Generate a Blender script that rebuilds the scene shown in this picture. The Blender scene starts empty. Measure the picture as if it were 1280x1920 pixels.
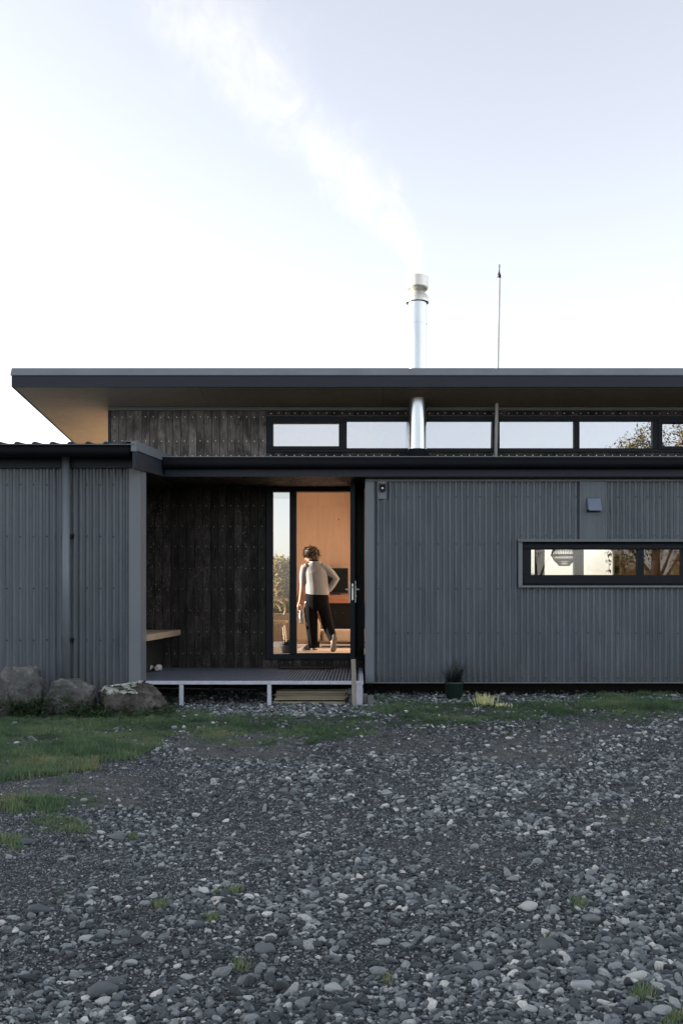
import bpy, bmesh, math, random
import numpy as np
from mathutils import Vector, Matrix, noise as mnoise
R = random.Random(7)
NR = np.random.RandomState(11)
PI = math.pi
scene = bpy.context.scene
C = scene.collection
# ------------------------------------------------------------------ camera
CZ = 1.18            # eye height of the camera above the yard
F = 1771.0           # focal length measured in photo pixels
cam_d = bpy.data.cameras.new('camera'); cam = bpy.data.objects.new('camera', cam_d); C.objects.link(cam)
cam.location = (0, 0, CZ); cam.rotation_euler = (PI/2, 0, 0)
cam_d.sensor_width = 36; cam_d.lens = F/1920*36
cam_d.shift_x = -32/1920; cam_d.shift_y = 170/1920
cam_d.clip_start = .05; cam_d.clip_end = 20000
scene.camera = cam
# ------------------------------------------------------------------ sky, sun, exposure
SUN_AZ, SUN_EL = math.radians(82), math.radians(8)     # left of straight ahead, above the horizon
world = bpy.data.worlds.new('World'); scene.world = world; world.use_nodes = True
wn = world.node_tree.nodes; wl = world.node_tree.links; wn.clear()
sky = wn.new('ShaderNodeTexSky'); sky.sky_type = 'NISHITA'; sky.sun_disc = False
sky.sun_elevation = SUN_EL; sky.sun_rotation = -SUN_AZ
sky.air_density = 1.0; sky.dust_density = 1.0; sky.ozone_density = 2; sky.altitude = 200
hs = wn.new('ShaderNodeHueSaturation'); hs.inputs['Saturation'].default_value = .31
bg = wn.new('ShaderNodeBackground'); bg.inputs['Strength'].default_value = .12
wo = wn.new('ShaderNodeOutputWorld')
tn = wn.new('ShaderNodeMix'); tn.data_type = 'RGBA'; tn.blend_type = 'MULTIPLY'; tn.inputs[0].default_value = 1; tn.inputs[7].default_value = (1.0, .972, .99, 1)   # even haze tint
wl.new(sky.outputs[0], hs.inputs['Color']); wl.new(hs.outputs[0], tn.inputs[6]); wl.new(tn.outputs[2], bg.inputs[0]); wl.new(bg.outputs[0], wo.inputs[0])
sun_d = bpy.data.lights.new('sun', 'SUN'); sun_d.energy = 3.6; sun_d.angle = math.radians(.53); sun_d.color = (1, .92, .80)
sun = bpy.data.objects.new('sun', sun_d); C.objects.link(sun)
SV = Vector((-math.sin(SUN_AZ)*math.cos(SUN_EL), math.cos(SUN_AZ)*math.cos(SUN_EL), math.sin(SUN_EL)))
sun.rotation_euler = SV.to_track_quat('Z', 'Y').to_euler(); sun.location = SV*60
vs = scene.view_settings
scene.display_settings.display_device = 'sRGB'
vs.view_transform = 'Standard'; vs.look = 'None'; vs.gamma = 1; vs.use_curve_mapping = False
vs.exposure = 2.18
cy = scene.cycles
cy.max_bounces = 12; cy.diffuse_bounces = 8; cy.glossy_bounces = 4; cy.transparent_max_bounces = 16; cy.transmission_bounces = 4
cy.volume_bounces = 1; cy.use_denoising = True; cy.caustics_reflective = False; cy.caustics_refractive = False
cy.sample_clamp_indirect = 6

# ------------------------------------------------------------------ helpers
def X(px, D): return (px-672)*D/F
def Z(py, D): return CZ-(py-1130)*D/F
def P(px, py, D): return Vector((X(px, D), D, Z(py, D)))
def gp(px, py):                      # a spot on the flat yard
    D = CZ*F/(py-1130); return X(px, D), D

class MB:
    def __init__(s): s.v = []; s.f = []; s.sm = []
    def add(s, vs_, fs, smooth=False):
        o = len(s.v); s.v += [tuple(v) for v in vs_]; s.f += [tuple(i+o for i in f) for f in fs]; s.sm += [smooth]*len(fs)
    def box(s, a, b):
        x0, x1 = sorted((a[0], b[0])); y0, y1 = sorted((a[1], b[1])); z0, z1 = sorted((a[2], b[2]))
        s.add([(x0,y0,z0),(x1,y0,z0),(x1,y1,z0),(x0,y1,z0),(x0,y0,z1),(x1,y0,z1),(x1,y1,z1),(x0,y1,z1)],
              [(3,2,1,0),(4,5,6,7),(0,1,5,4),(1,2,6,5),(2,3,7,6),(3,0,4,7)])
    def bar(s, p0, p1, w, h, up=(0,0,1)):
        p0 = Vector(p0); p1 = Vector(p1); d = (p1-p0).normalized(); u = Vector(up)
        if abs(d.dot(u)) > .98: u = Vector((0,1,0))
        r = d.cross(u).normalized(); u = r.cross(d)
        q = []
        for p in (p0, p1):
            for a, b in ((-1,-1),(1,-1),(1,1),(-1,1)): q.append(p+r*a*w/2+u*b*h/2)
        s.add(q, [(0,1,2,3),(7,6,5,4),(0,4,5,1),(1,5,6,2),(2,6,7,3),(3,7,4,0)])
    def prism(s, prof, x0, x1):      # profile of (y, z) swept along x
        n = len(prof)
        s.add([(x0,y,z) for y, z in prof]+[(x1,y,z) for y, z in prof],
              [tuple(range(n)), tuple(range(2*n-1, n-1, -1))]+[(i, i+n, (i+1)%n+n, (i+1)%n) for i in range(n)])
    def loft(s, path, seg=12, ref=(0,1,0), caps=True, smooth=True):   # path of (pos, rx, ry)
        n = len(path); vv = []
        for i, (p, rx, ry) in enumerate(path):
            p = Vector(p); a = Vector(path[max(i-1,0)][0]); b = Vector(path[min(i+1,n-1)][0])
            d = (b-a).normalized(); rr = Vector(ref)
            if abs(d.dot(rr)) > .97: rr = Vector((1,0,0)) if abs(d.x) < .9 else Vector((0,0,1))
            e1 = d.cross(rr).normalized(); e2 = e1.cross(d).normalized()
            for k in range(seg):
                t = 2*PI*k/seg; vv.append(p+e1*math.cos(t)*rx+e2*math.sin(t)*ry)
        ff = []
        for i in range(n-1):
            for k in range(seg):
                k2 = (k+1)%seg; ff.append((i*seg+k, i*seg+k2, (i+1)*seg+k2, (i+1)*seg+k))
        s.add(vv, ff, smooth)
        if caps:
            o = len(s.v)-len(vv); s.f.append(tuple(o+k for k in range(seg))[::-1]); s.f.append(tuple(o+(n-1)*seg+k for k in range(seg))); s.sm += [False, False]
    def tube(s, pts, r, seg=8): 
        rr = r if isinstance(r, (list, tuple)) else [r]*len(pts)
        s.loft([(p, q, q) for p, q in zip(pts, rr)], seg)
    def lathe(s, prof, cx, cy_, seg=32, crisp=False):
        if crisp:
            for a, b in zip(prof[:-1], prof[1:]): s.lathe([a, b], cx, cy_, seg)
            return
        vv = [(cx+r*math.cos(2*PI*k/seg), cy_+r*math.sin(2*PI*k/seg), z) for r, z in prof for k in range(seg)]
        ff = [(i*seg+k, i*seg+(k+1)%seg, (i+1)*seg+(k+1)%seg, (i+1)*seg+k) for i in range(len(prof)-1) for k in range(seg)]
        s.add(vv, ff, True)
    def blob(s, c, r, sub=2):
        bm = bmesh.new(); bmesh.ops.create_icosphere(bm, subdivisions=sub, radius=1)
        bm.verts.ensure_lookup_table()
        r = r if isinstance(r, (tuple, list)) else (r, r, r)
        s.add([(c[0]+v.co.x*r[0], c[1]+v.co.y*r[1], c[2]+v.co.z*r[2]) for v in bm.verts], [tuple(v.index for v in f.verts) for f in bm.faces], True); bm.free()
    def mesh(s, name, recalc=True):
        m = bpy.data.meshes.new(name); m.from_pydata(s.v, [], s.f)
        m.polygons.foreach_set('use_smooth', s.sm)
        if recalc:
            bm = bmesh.new(); bm.from_mesh(m); bmesh.ops.recalc_face_normals(bm, faces=bm.faces); bm.to_mesh(m); bm.free()
        m.update(); return m
    def build(s, name, mat, parent=None, bevel=0, recalc=True, kind=None):
        m = s.mesh(name, recalc); m.materials.append(mat)
        return link(name, m, parent, bevel, kind)
def link(name, m, parent=None, bevel=0, kind=None):
    o = bpy.data.objects.new(name, m); C.objects.link(o)
    if parent is not None:
        o.parent = parent; o.matrix_parent_inverse = world_inv(parent)
    if bevel:
        b = o.modifiers.new('bevel', 'BEVEL'); b.width = bevel; b.segments = 2; b.limit_method = 'ANGLE'; b.harden_normals = False
    if kind: o['kind'] = kind
    return o
def world_mat(o):
    m = o.matrix_basis.copy()
    if o.parent is not None: m = world_mat(o.parent) @ o.matrix_parent_inverse @ m
    return m
def world_inv(o): return world_mat(o).inverted()
def B(name, a, b, mat, parent=None, bevel=0):
    m = MB(); m.box(a, b); return m.build(name, mat, parent, bevel)
def tag(o, label=None, cat=None, group=None, kind=None):
    if label: o['label'] = label
    if cat: o['category'] = cat
    if group: o['group'] = group
    if kind: o['kind'] = kind
    return o
def empty(name, loc=(0,0,0), rz=0):
    o = bpy.data.objects.new(name, None); o.location = loc; o.rotation_euler = (0,0,rz); o.empty_display_size = .1
    C.objects.link(o); return o

# ------------------------------------------------------------------ materials
class NT:
    def __init__(s, name):
        s.m = bpy.data.materials.new(name); s.m.use_nodes = True; s.t = s.m.node_tree; s.n = s.t.nodes
        s.bsdf = s.n['Principled BSDF']; s.out = s.n['Material Output']
    def node(s, typ, **kw):
        n = s.n.new(typ)
        for k, v in kw.items(): setattr(n, k, v)
        return n
    def l(s, a, b): s.t.links.new(a, b)
    def coord(s, scale=(1,1,1), rnd=False):
        tc = s.node('ShaderNodeTexCoord'); mp = s.node('ShaderNodeMapping'); mp.inputs['Scale'].default_value = scale
        src = tc.outputs['Object']
        if rnd:
            oi = s.node('ShaderNodeObjectInfo'); mu = s.node('ShaderNodeMath', operation='MULTIPLY'); mu.inputs[1].default_value = 37.3
            s.l(oi.outputs['Random'], mu.inputs[0]); va = s.node('ShaderNodeVectorMath', operation='ADD')
            s.l(src, va.inputs[0]); s.l(mu.outputs[0], va.inputs[1]); src = va.outputs[0]
        s.l(src, mp.inputs[0]); return mp.outputs[0]
    def noise(s, vec, scale=5, detail=5, rough=.6, dist=0):
        n = s.node('ShaderNodeTexNoise'); n.inputs['Scale'].default_value = scale; n.inputs['Detail'].default_value = detail
        n.inputs['Roughness'].default_value = rough; n.inputs['Distortion'].default_value = dist
        s.l(vec, n.inputs['Vector']); return n.outputs['Fac']
    def ramp(s, fac, stops):
        r = s.node('ShaderNodeValToRGB'); e = r.color_ramp.elements
        while len(e) < len(stops): e.new(.5)
        for i, (p, c) in enumerate(stops):
            e[i].position = p; e[i].color = (*c, 1) if hasattr(c, '__len__') else (c, c, c, 1)
        s.l(fac, r.inputs[0]); return r.outputs[0]
    def mix(s, fac, a, b, blend='MIX'):
        m = s.node('ShaderNodeMix', data_type='RGBA', blend_type=blend)
        for sock, v in ((m.inputs[0], fac), (m.inputs[6], a), (m.inputs[7], b)):
            if hasattr(v, 'is_linked'): s.l(v, sock)
            elif hasattr(v, '__len__'): sock.default_value = (*v, 1) if len(v) == 3 else v
            else: sock.default_value = v
        return m.outputs[2]
    def math(s, op, a, b=0):
        m = s.node('ShaderNodeMath', operation=op)
        for sock, v in ((m.inputs[0], a), (m.inputs[1], b)):
            if hasattr(v, 'is_linked'): s.l(v, sock)
            else: sock.default_value = v
        return m.outputs[0]
    def bump(s, h, strength=.3, dist=.01):
        b = s.node('ShaderNodeBump'); b.inputs['Strength'].default_value = strength; b.inputs['Distance'].default_value = dist
        s.l(h, b.inputs['Height']); s.l(b.outputs[0], s.bsdf.inputs['Normal'])
    def set(s, col=None, rough=None, metal=None, spec=None):
        for nm, v in (('Base Color', col), ('Roughness', rough), ('Metallic', metal), ('Specular IOR Level', spec)):
            if v is None: continue
            i = s.bsdf.inputs[nm]
            if hasattr(v, 'is_linked'): s.l(v, i)
            elif hasattr(v, '__len__'): i.default_value = (*v, 1)
            else: i.default_value = v
        return s
def mat_noise(name, c1, c2, scale=(1,1,1), nscale=6, rough=.5, metal=0, bump=0, bdist=.005, spec=.5, rvar=.12, rnd=True, objvar=.0, detail=6):
    t = NT(name); v = t.coord(scale, rnd); n = t.noise(v, nscale, detail)
    col = t.ramp(n, [(.3, c1), (.7, c2)])
    if objvar:
        oi = t.node('ShaderNodeObjectInfo'); k = t.math('MULTIPLY_ADD', oi.outputs['Random'], objvar*2); t.n[-1].inputs[2].default_value = 1-objvar
        col = t.mix(1, col, k, 'MULTIPLY')
    r = t.math('MULTIPLY_ADD', n, rvar*2); t.n[-1].inputs[2].default_value = rough-rvar
    t.set(col, r, metal, spec)
    if bump: t.bump(n, bump, bdist)
    return t.m

M = {}
t = NT('painted corrugated steel'); v = t.coord((1.2,1.2,.35), True); n = t.noise(v, 3, 6); st_ = t.noise(t.coord((9,9,.22), True), 5, 5, .65)
col = t.ramp(n, [(.3,(.080,.099,.119)),(.7,(.116,.139,.162))]); col = t.mix(1, col, t.ramp(st_, [(.3,.82),(.68,1.14)]), 'MULTIPLY')
oi = t.node('ShaderNodeObjectInfo'); k_ = t.math('MULTIPLY_ADD', oi.outputs['Random'], .22); k_.node.inputs[2].default_value = .89; col = t.mix(1, col, k_, 'MULTIPLY')
sp_ = t.node('ShaderNodeSeparateXYZ'); t.l(t.coord((1,1,1)), sp_.inputs[0]); hz_ = t.math('ADD', sp_.outputs['Z'], t.math('MULTIPLY', t.math('SUBTRACT', t.noise(t.coord((1,1,1)), 6, 6, .7), .5), .7))
mud = t.node('ShaderNodeMapRange'); t.l(hz_, mud.inputs[0]); mud.inputs[1].default_value = .52; mud.inputs[2].default_value = .12; mud.inputs[3].default_value = 0; mud.inputs[4].default_value = .38
col = t.mix(mud.outputs[0], col, (.085,.078,.066)); t.set(col, t.ramp(st_, [(.3,.26),(.7,.42)]), 0, .42); t.bump(n, .3, .006); M['corrugate'] = t.m
M['vent'] = mat_noise('blue grey vent', (.15,.185,.26), (.18,.22,.30), (1,1,1), 5, .5)
M['flashing'] = mat_noise('painted flashing', (.135,.155,.178), (.163,.184,.207), (1,1,.5), 3, .42, 0, .08, .004)
M['fascia'] = mat_noise('dark fascia paint', (.016,.022,.034), (.022,.029,.043), (.6,1,1), 4, .5, 0, .05, .005, .3)
M['gutter'] = mat_noise('black gutter paint', (.006,.007,.010), (.009,.011,.014), (.6,1,1), 4, .6, 0, .05, .005, .12)
M['capping'] = mat_noise('grey roof capping', (.15,.163,.18), (.185,.198,.215), (.5,1,1), 5, .5, 0, .06)
M['frame'] = mat_noise('black aluminium joinery', (.006,.009,.014), (.009,.013,.019), (1,1,1), 5, .45, 0, .02, .005, .2)
M['void'] = mat_noise('added dark underfloor screen', (.012,.011,.010), (.02,.018,.016), (1,1,1), 5, .9)
M['galv'] = mat_noise('galvanised steel', (.42,.45,.52), (.56,.58,.65), (1,1,1), 18, .5, .25, .03)
M['grating'] = mat_noise('grey deck grating', (.10,.12,.155), (.14,.165,.21), (1,1,1), 9, .55, 0, .1)
M['stainless'] = mat_noise('stainless steel flue', (.52,.55,.58), (.64,.66,.68), (1,1,.2), 12, .22, 1, .05, .002, .5, .08)
M['cowl'] = mat_noise('flue cowl steel', (.62,.60,.54), (.74,.72,.66), (1,1,1), 9, .38, .7, .03)
M['mast'] = mat_noise('pale mast pipe', (.58,.58,.58), (.68,.68,.68), (1,1,.3), 9, .5, 0, .03)
M['darkplastic'] = mat_noise('dark plastic', (.014,.015,.02), (.022,.024,.03), (1,1,1), 9, .45)
M['white_metal'] = mat_noise('brushed nickel', (.68,.68,.66), (.8,.8,.78), (1,1,1), 12, .3, .6)
M['screen'] = mat_noise('switched off screen', (.006,.008,.008), (.009,.012,.011), (1,1,1), 3, .3, 0, 0, .005, .15)
M['cabinet'] = mat_noise('black cabinet', (.004,.004,.005), (.007,.007,.007), (1,1,1), 5, .7, 0, 0, .005, .15)
M['redwood'] = mat_noise('reddish timber', (.20,.085,.05), (.30,.135,.08), (1,1,6), 4, .5, 0, .1)
M['sofa'] = mat_noise('beige upholstery', (.36,.30,.24), (.43,.36,.29), (1,1,1), 40, .9, 0, .2)
M['int_floor'] = mat_noise('pale timber floor', (.44,.36,.28), (.53,.44,.35), (1,9,1), 3, .45, 0, .05)
M['rattan'] = mat_noise('natural rattan', (.66,.52,.34), (.78,.64,.45), (1,1,1), 30, .7, 0, .1)
M['curtain'] = mat_noise('olive curtain cloth', (.10,.12,.06), (.15,.17,.09), (3,3,.4), 5, .9)
M['pale_timber'] = mat_noise('weathered pale timber', (.34,.30,.22), (.46,.41,.31), (8,8,1.2), 4, .8, 0, .25, .003, .4, .08, True, .12)
M['plank'] = mat_noise('stacked timber', (.27,.23,.16), (.42,.37,.27), (1.2,14,14), 3, .85, 0, .25, .003, .4, .08, True, .16)
M['stake'] = mat_noise('grey weathered stake', (.20,.18,.15), (.34,.31,.26), (14,14,1.5), 3, .9, 0, .3, .003)
M['block'] = mat_noise('grey concrete', (.10,.11,.11), (.17,.18,.18), (1,1,1), 14, .95, 0, .4, .006)
M['bench'] = mat_noise('bench timber', (.36,.27,.18), (.48,.37,.26), (14,1.2,14), 3, .7, 0, .15, .003)
M['mat'] = mat_noise('black door mat', (.006,.006,.007), (.012,.012,.013), (1,1,1), 60, .95, 0, .6, .006)
M['pot'] = mat_noise('dark green plastic pot', (.012,.035,.026), (.018,.048,.036), (1,1,1), 8, .6)
M['skin'] = mat_noise('skin', (.50,.26,.18), (.58,.32,.23), (1,1,1), 14, .55)
M['hair'] = mat_noise('brown hair', (.045,.030,.018), (.16,.11,.065), (1,1,1), 22, .55, 0, .5, .01)
M['trousers'] = mat_noise('black trousers', (.004,.004,.005), (.007,.007,.008), (1,1,1), 14, .9, 0, .2, .005, .1)
M['shoe'] = mat_noise('grey canvas shoe', (.11,.09,.085), (.16,.135,.13), (1,1,1), 22, .8, 0, .1)
M['sole'] = mat_noise('shoe sole', (.14,.12,.10), (.19,.165,.14), (1,1,1), 22, .9)
M['cloth'] = mat_noise('white cloth', (.7,.7,.7), (.78,.78,.76), (1,1,1), 9, .9)
M['bark'] = mat_noise('bark', (.035,.029,.023), (.075,.062,.05), (4,4,1), 6, .9, 0, .5, .02)
M['terrace'] = mat_noise('sunlit terrace boards', (.36,.27,.18), (.46,.36,.25), (1,7,1), 3, .7)
M['hill'] = mat_noise('haze tinted far hills', (.36,.40,.46), (.42,.46,.52), (.01,.01,.01), 4, 1)  # distance haze mixed into the base colour
M['lichen'] = mat_noise('pale lichen', (.12,.14,.12), (.50,.53,.47), (1,1,1), 18, .95, 0, .6, .02)
M['pebble_shoe'] = mat_noise('pale trainer', (.5,.48,.45), (.6,.58,.55), (1,1,1), 20, .8)

# sweater: grey knit with fine horizontal ribs
t = NT('grey knit sweater'); v = t.coord((1,1,1)); n = t.noise(v, 9, 6)
w = t.node('ShaderNodeTexWave', bands_direction='Z'); w.inputs['Scale'].default_value = 26; w.inputs['Distortion'].default_value = 1.2; t.l(v, w.inputs['Vector'])
t.set(t.mix(w.outputs['Fac'], t.ramp(n, [(.3,(.27,.275,.28)),(.7,(.35,.36,.36))]), (.38,.39,.39)), .92, 0, .2)
t.bump(t.math('ADD', w.outputs['Fac'], n), .5, .006); M['sweater'] = t.m

# charred timber board: vertical grain, knots, patchy sheen partly painted into the colour, tone of each board its own
def burnt(name, lo, hi, obj=.3, spec=.4):
    t = NT(name); v = t.coord((1,1,.12), True); g = t.noise(v, 55, 6, .65, .4)
    v2 = t.coord((1,1,.55), True); k = t.noise(v2, 15, 7, .7, 1.6)
    vk = t.coord((1.3,1.3,.8), True); vo = t.node('ShaderNodeTexVoronoi'); vo.inputs['Scale'].default_value = 7; t.l(vk, vo.inputs['Vector'])
    knot = t.ramp(vo.outputs['Distance'], [(.06,1.),(.20,0.)])
    oi = t.node('ShaderNodeObjectInfo')
    col = t.ramp(t.math('MULTIPLY_ADD', g, .6), [(.2,lo),(.75,hi)]); t.n[-2].inputs[2].default_value = 0
    mm = t.math('MULTIPLY_ADD', g, .55)
    mn = t.n[-1]; t.l(t.math('MULTIPLY', k, .5), mn.inputs[2])
    col = t.ramp(mm, [(.36,lo),(.66,hi)])
    col = t.mix(t.math('MULTIPLY', knot, .7), col, tuple(c*.35 for c in lo))
    pat = t.noise(t.coord((1,1,.5), True), 5.5, 4, .6, .6); col = t.mix(1, col, t.ramp(pat, [(.36,.30),(.64,1.55)]), 'MULTIPLY')
    kn = t.noise(t.coord((1,1,.8), True), 24, 3, .5, 2.2)
    sheen = t.math('MULTIPLY', t.ramp(kn, [(.60,0.),(.70,1.)]), t.math('GREATER_THAN', oi.outputs['Random'], .45))
    col = t.mix(t.math('MULTIPLY', sheen, .75), col, tuple(min(.2, c*3.0+.02) for c in hi))
    mul = t.math('MULTIPLY_ADD', oi.outputs['Random'], obj*2); t.n[-1].inputs[2].default_value = 1-obj
    col = t.mix(1, col, mul, 'MULTIPLY')
    t.set(col, t.ramp(k, [(.38,.30),(.62,.78)]), 0, spec)
    h = t.math('MULTIPLY_ADD', k, .8); t.l(g, t.n[-1].inputs[2]); t.bump(h, .9, .010)
    return t.m
M['burnt'] = burnt('charred timber', (.0045,.004,.004), (.052,.043,.040), .5, .25)
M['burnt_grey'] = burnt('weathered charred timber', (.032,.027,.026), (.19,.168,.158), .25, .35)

# plywood: vertical veneer figure, knots
def ply(name, lo, hi, knotcol):
    t = NT(name); v = t.coord((1,1,.10), True); g = t.noise(v, 9, 6, .6, .8)
    v3 = t.coord((1,1,1), True); big = t.noise(v3, 1.6, 3)
    vo = t.node('ShaderNodeTexVoronoi'); vo.inputs['Scale'].default_value = 4.4; t.l(t.coord((1,1,.8), True), vo.inputs['Vector'])
    knot = t.ramp(vo.outputs['Distance'], [(.035,1.),(.075,0.)])
    mm = t.math('MULTIPLY_ADD', g, .7); t.l(t.math('MULTIPLY', big, .3), t.n[-2].inputs[2] if False else mm.node.inputs[2])
    col = t.ramp(mm, [(.3,lo),(.7,hi)]); col = t.mix(t.math('MULTIPLY', knot, .8), col, knotcol)
    t.set(col, .55, 0, .35); t.bump(g, .08, .002); return t.m
M['ply'] = ply('interior plywood', (.50,.355,.26), (.61,.45,.34), (.13,.06,.03))
M['soffit'] = ply('soffit plywood', (.50,.405,.30), (.62,.51,.39), (.2,.14,.09))

def glass(name, fac, tint=(1,1,1)):
    t = NT(name); t.n.remove(t.bsdf)
    tr = t.node('ShaderNodeBsdfTransparent'); tr.inputs[0].default_value = (*tint, 1)
    gl = t.node('ShaderNodeBsdfGlossy'); gl.inputs['Roughness'].default_value = .0; gl.inputs[0].default_value = (.95,.96,1,1)
    mx = t.node('ShaderNodeMixShader'); mx.inputs[0].default_value = fac
    v = t.coord((1,1,1)); nn = t.noise(v, 2.2, 2); b = t.node('ShaderNodeBump'); b.inputs['Strength'].default_value = .02; b.inputs['Distance'].default_value = .01
    t.l(nn, b.inputs['Height']); t.l(b.outputs[0], gl.inputs['Normal'])
    t.l(tr.outputs[0], mx.inputs[1]); t.l(gl.outputs[0], mx.inputs[2]); t.l(mx.outputs[0], t.out.inputs[0]); return t.m
M['glass'] = glass('clear glass', .07, (.97,.965,.95))
M['glass_side'] = glass('sidelight glass', .07, (.76,.755,.75))
M['glass_tint'] = glass('reflective clerestory glass', .47, (.6,.63,.62))

# leaves
def leaf_mat(name, c1, c2, trans=.35):
    t = NT(name); oi = t.node('ShaderNodeNewGeometry'); 
    col = t.ramp(oi.outputs['Random Per Island'], [(0,c1),(1,c2)])
    t.set(col, .5, 0, .4)
    tl = t.node('ShaderNodeBsdfTranslucent'); t.l(t.mix(1, col, (1.5,1.4,.8), 'MULTIPLY'), tl.inputs[0])
    mx = t.node('ShaderNodeMixShader'); mx.inputs[0].default_value = trans
    t.l(t.bsdf.outputs[0], mx.inputs[1]); t.l(tl.outputs[0], mx.inputs[2]); t.l(mx.outputs[0], t.out.inputs[0]); return t.m
M['leaf'] = leaf_mat('tree leaves', (.10,.085,.035), (.20,.15,.06))
M['leaf_gold'] = leaf_mat('sun gold leaves', (.34,.26,.13), (.48,.38,.20), .55)  # gold of the sun shining through is put into the leaf colour
M['weed'] = leaf_mat('weed leaves', (.018,.042,.016), (.045,.085,.03), .25)
M['sedge'] = leaf_mat('dark sedge', (.010,.018,.012), (.024,.036,.022), .2)
M['house_leaf'] = leaf_mat('houseplant leaves', (.06,.09,.02), (.16,.16,.05), .4)
M['darkleaf'] = leaf_mat('dark potted leaves', (.01,.013,.01), (.03,.034,.024), .1)
def blade_mat(name, stops, trans=.3):
    t = NT(name); at = t.node('ShaderNodeAttribute'); at.attribute_type = 'INSTANCER'; at.attribute_name = 'tint'
    ge = t.node('ShaderNodeNewGeometry'); f = t.math('MULTIPLY_ADD', ge.outputs['Random Per Island'], .3); t.l(t.math('MULTIPLY', at.outputs['Fac'], .7), f.node.inputs[2])
    col = t.ramp(f, stops); t.set(col, .55, 0, .3)
    tl = t.node('ShaderNodeBsdfTranslucent'); t.l(col, tl.inputs[0])
    mx = t.node('ShaderNodeMixShader'); mx.inputs[0].default_value = trans
    t.l(t.bsdf.outputs[0], mx.inputs[1]); t.l(tl.outputs[0], mx.inputs[2]); t.l(mx.outputs[0], t.out.inputs[0]); return t.m
M['grass'] = blade_mat('lawn grass', [(0,(.036,.076,.040)),(.45,(.090,.155,.080)),(.75,(.16,.235,.115)),(1,(.26,.245,.145))])
M['sun_tinted_grass'] = leaf_mat('grass painted sunlit', (.58,.60,.36), (.78,.78,.54), .35)  # sunlight on the grass put into the blade colour

# stones
def stone_mat(name, inst=True):
    t = NT(name)
    if inst:
        at = t.node('ShaderNodeAttribute'); at.attribute_type = 'INSTANCER'; at.attribute_name = 'tint'; f = at.outputs['Fac']
    else: f = t.node('ShaderNodeObjectInfo').outputs['Random']
    col = t.ramp(f, [(0,(.018,.024,.027)),(.2,(.052,.062,.069)),(.42,(.125,.144,.152)),(.7,(.26,.284,.288)),(.92,(.43,.445,.43)),(1,(.58,.58,.55))])
    v = t.coord((1,1,1), True); n = t.noise(v, 2.4 if inst else 30, 6); n2 = t.noise(v, 9 if inst else 110, 4)
    col = t.mix(1, col, t.ramp(n, [(.3,.72),(.7,1.22)]), 'MULTIPLY'); col = t.mix(.5, col, t.ramp(n2, [(.35,.7),(.65,1.2)]), 'MULTIPLY')
    t.set(col, t.ramp(n, [(.3,.62),(.7,.85)]), 0, .35); t.bump(n2, .35, .05 if inst else .004); return t.m
M['pebble'] = stone_mat('gravel pebbles'); M['river_stone'] = stone_mat('river stone', False)
def rock_mat(name, c1, c2, c3):
    t = NT(name); v = t.coord((1,1,1), True); n = t.noise(v, 5, 10, .68, .3); n2 = t.noise(v, 38, 6); n3 = t.noise(v, 2.2, 4)
    col = t.ramp(n, [(.3,c1),(.55,c2),(.75,c3)]); col = t.mix(1, col, t.ramp(n2, [(.3,.55),(.6,1.1)]), 'MULTIPLY')
    col = t.mix(t.ramp(n3, [(.5,0.),(.68,.35)]), col, (.085,.078,.064))
    t.set(col, .9, 0, .3); t.bump(t.math('ADD', n, t.math('MULTIPLY', n2, .4)), .8, .03); return t.m
M['rock'] = rock_mat('grey field rock', (.032,.033,.033), (.11,.112,.108), (.30,.30,.285))
M['rock_brown'] = rock_mat('brown broken rock', (.035,.033,.030), (.10,.094,.085), (.26,.25,.23))

# ground: compacted fine gravel, dusty patches, mossy soil under the grass
t = NT('gravel yard ground'); v = t.coord((1,1,1))
vo = t.node('ShaderNodeTexVoronoi'); vo.inputs['Scale'].default_value = 85; t.l(v, vo.inputs['Vector'])
vo2 = t.node('ShaderNodeTexVoronoi'); vo2.inputs['Scale'].default_value = 190; t.l(v, vo2.inputs['Vector'])
n = t.noise(v, 1.3, 8); n2 = t.noise(v, 40, 6)
sep = t.node('ShaderNodeSeparateColor'); t.l(vo.outputs['Color'], sep.inputs[0]); sep2 = t.node('ShaderNodeSeparateColor'); t.l(vo2.outputs['Color'], sep2.inputs[0])
grain = t.math('MULTIPLY_ADD', sep.outputs[0], .5); t.l(t.math('MULTIPLY', sep2.outputs[0], .5), grain.node.inputs[2])
col = t.ramp(grain, [(0,(.008,.010,.011)),(.5,(.034,.040,.044)),(.85,(.095,.106,.110)),(1,(.28,.29,.29))])
col = t.mix(1, col, t.ramp(n, [(.3,.75),(.7,1.2)]), 'MULTIPLY')
ad = t.node('ShaderNodeAttribute', attribute_name='dirt'); ag = t.node('ShaderNodeAttribute', attribute_name='grass'); af = t.node('ShaderNodeAttribute', attribute_name='field')
dirt = t.ramp(n2, [(.3,(.075,.078,.074)),(.7,(.145,.147,.136))])
dm = t.math('MULTIPLY', ad.outputs['Fac'], t.ramp(t.noise(v, 7, 7, .7), [(.33,0.),(.6,1.)]))
col = t.mix(dm, col, dirt)
soil = t.ramp(n2, [(.3,(.018,.028,.014)),(.7,(.042,.055,.03))]); col = t.mix(t.math('MULTIPLY', ag.outputs['Fac'], .85), col, soil)
fieldc = t.ramp(n, [(.3,(.19,.17,.09)),(.7,(.30,.26,.15))]); col = t.mix(af.outputs['Fac'], col, fieldc)
t.set(col, .85, 0, .3)
h = t.math('ADD', t.math('MULTIPLY', vo.outputs['Distance'], -.7), t.math('MULTIPLY', vo2.outputs['Distance'], -.35)); t.bump(t.math('ADD', h, t.math('MULTIPLY', n2, .4)), .9, .010)
M['ground'] = t.m

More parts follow.
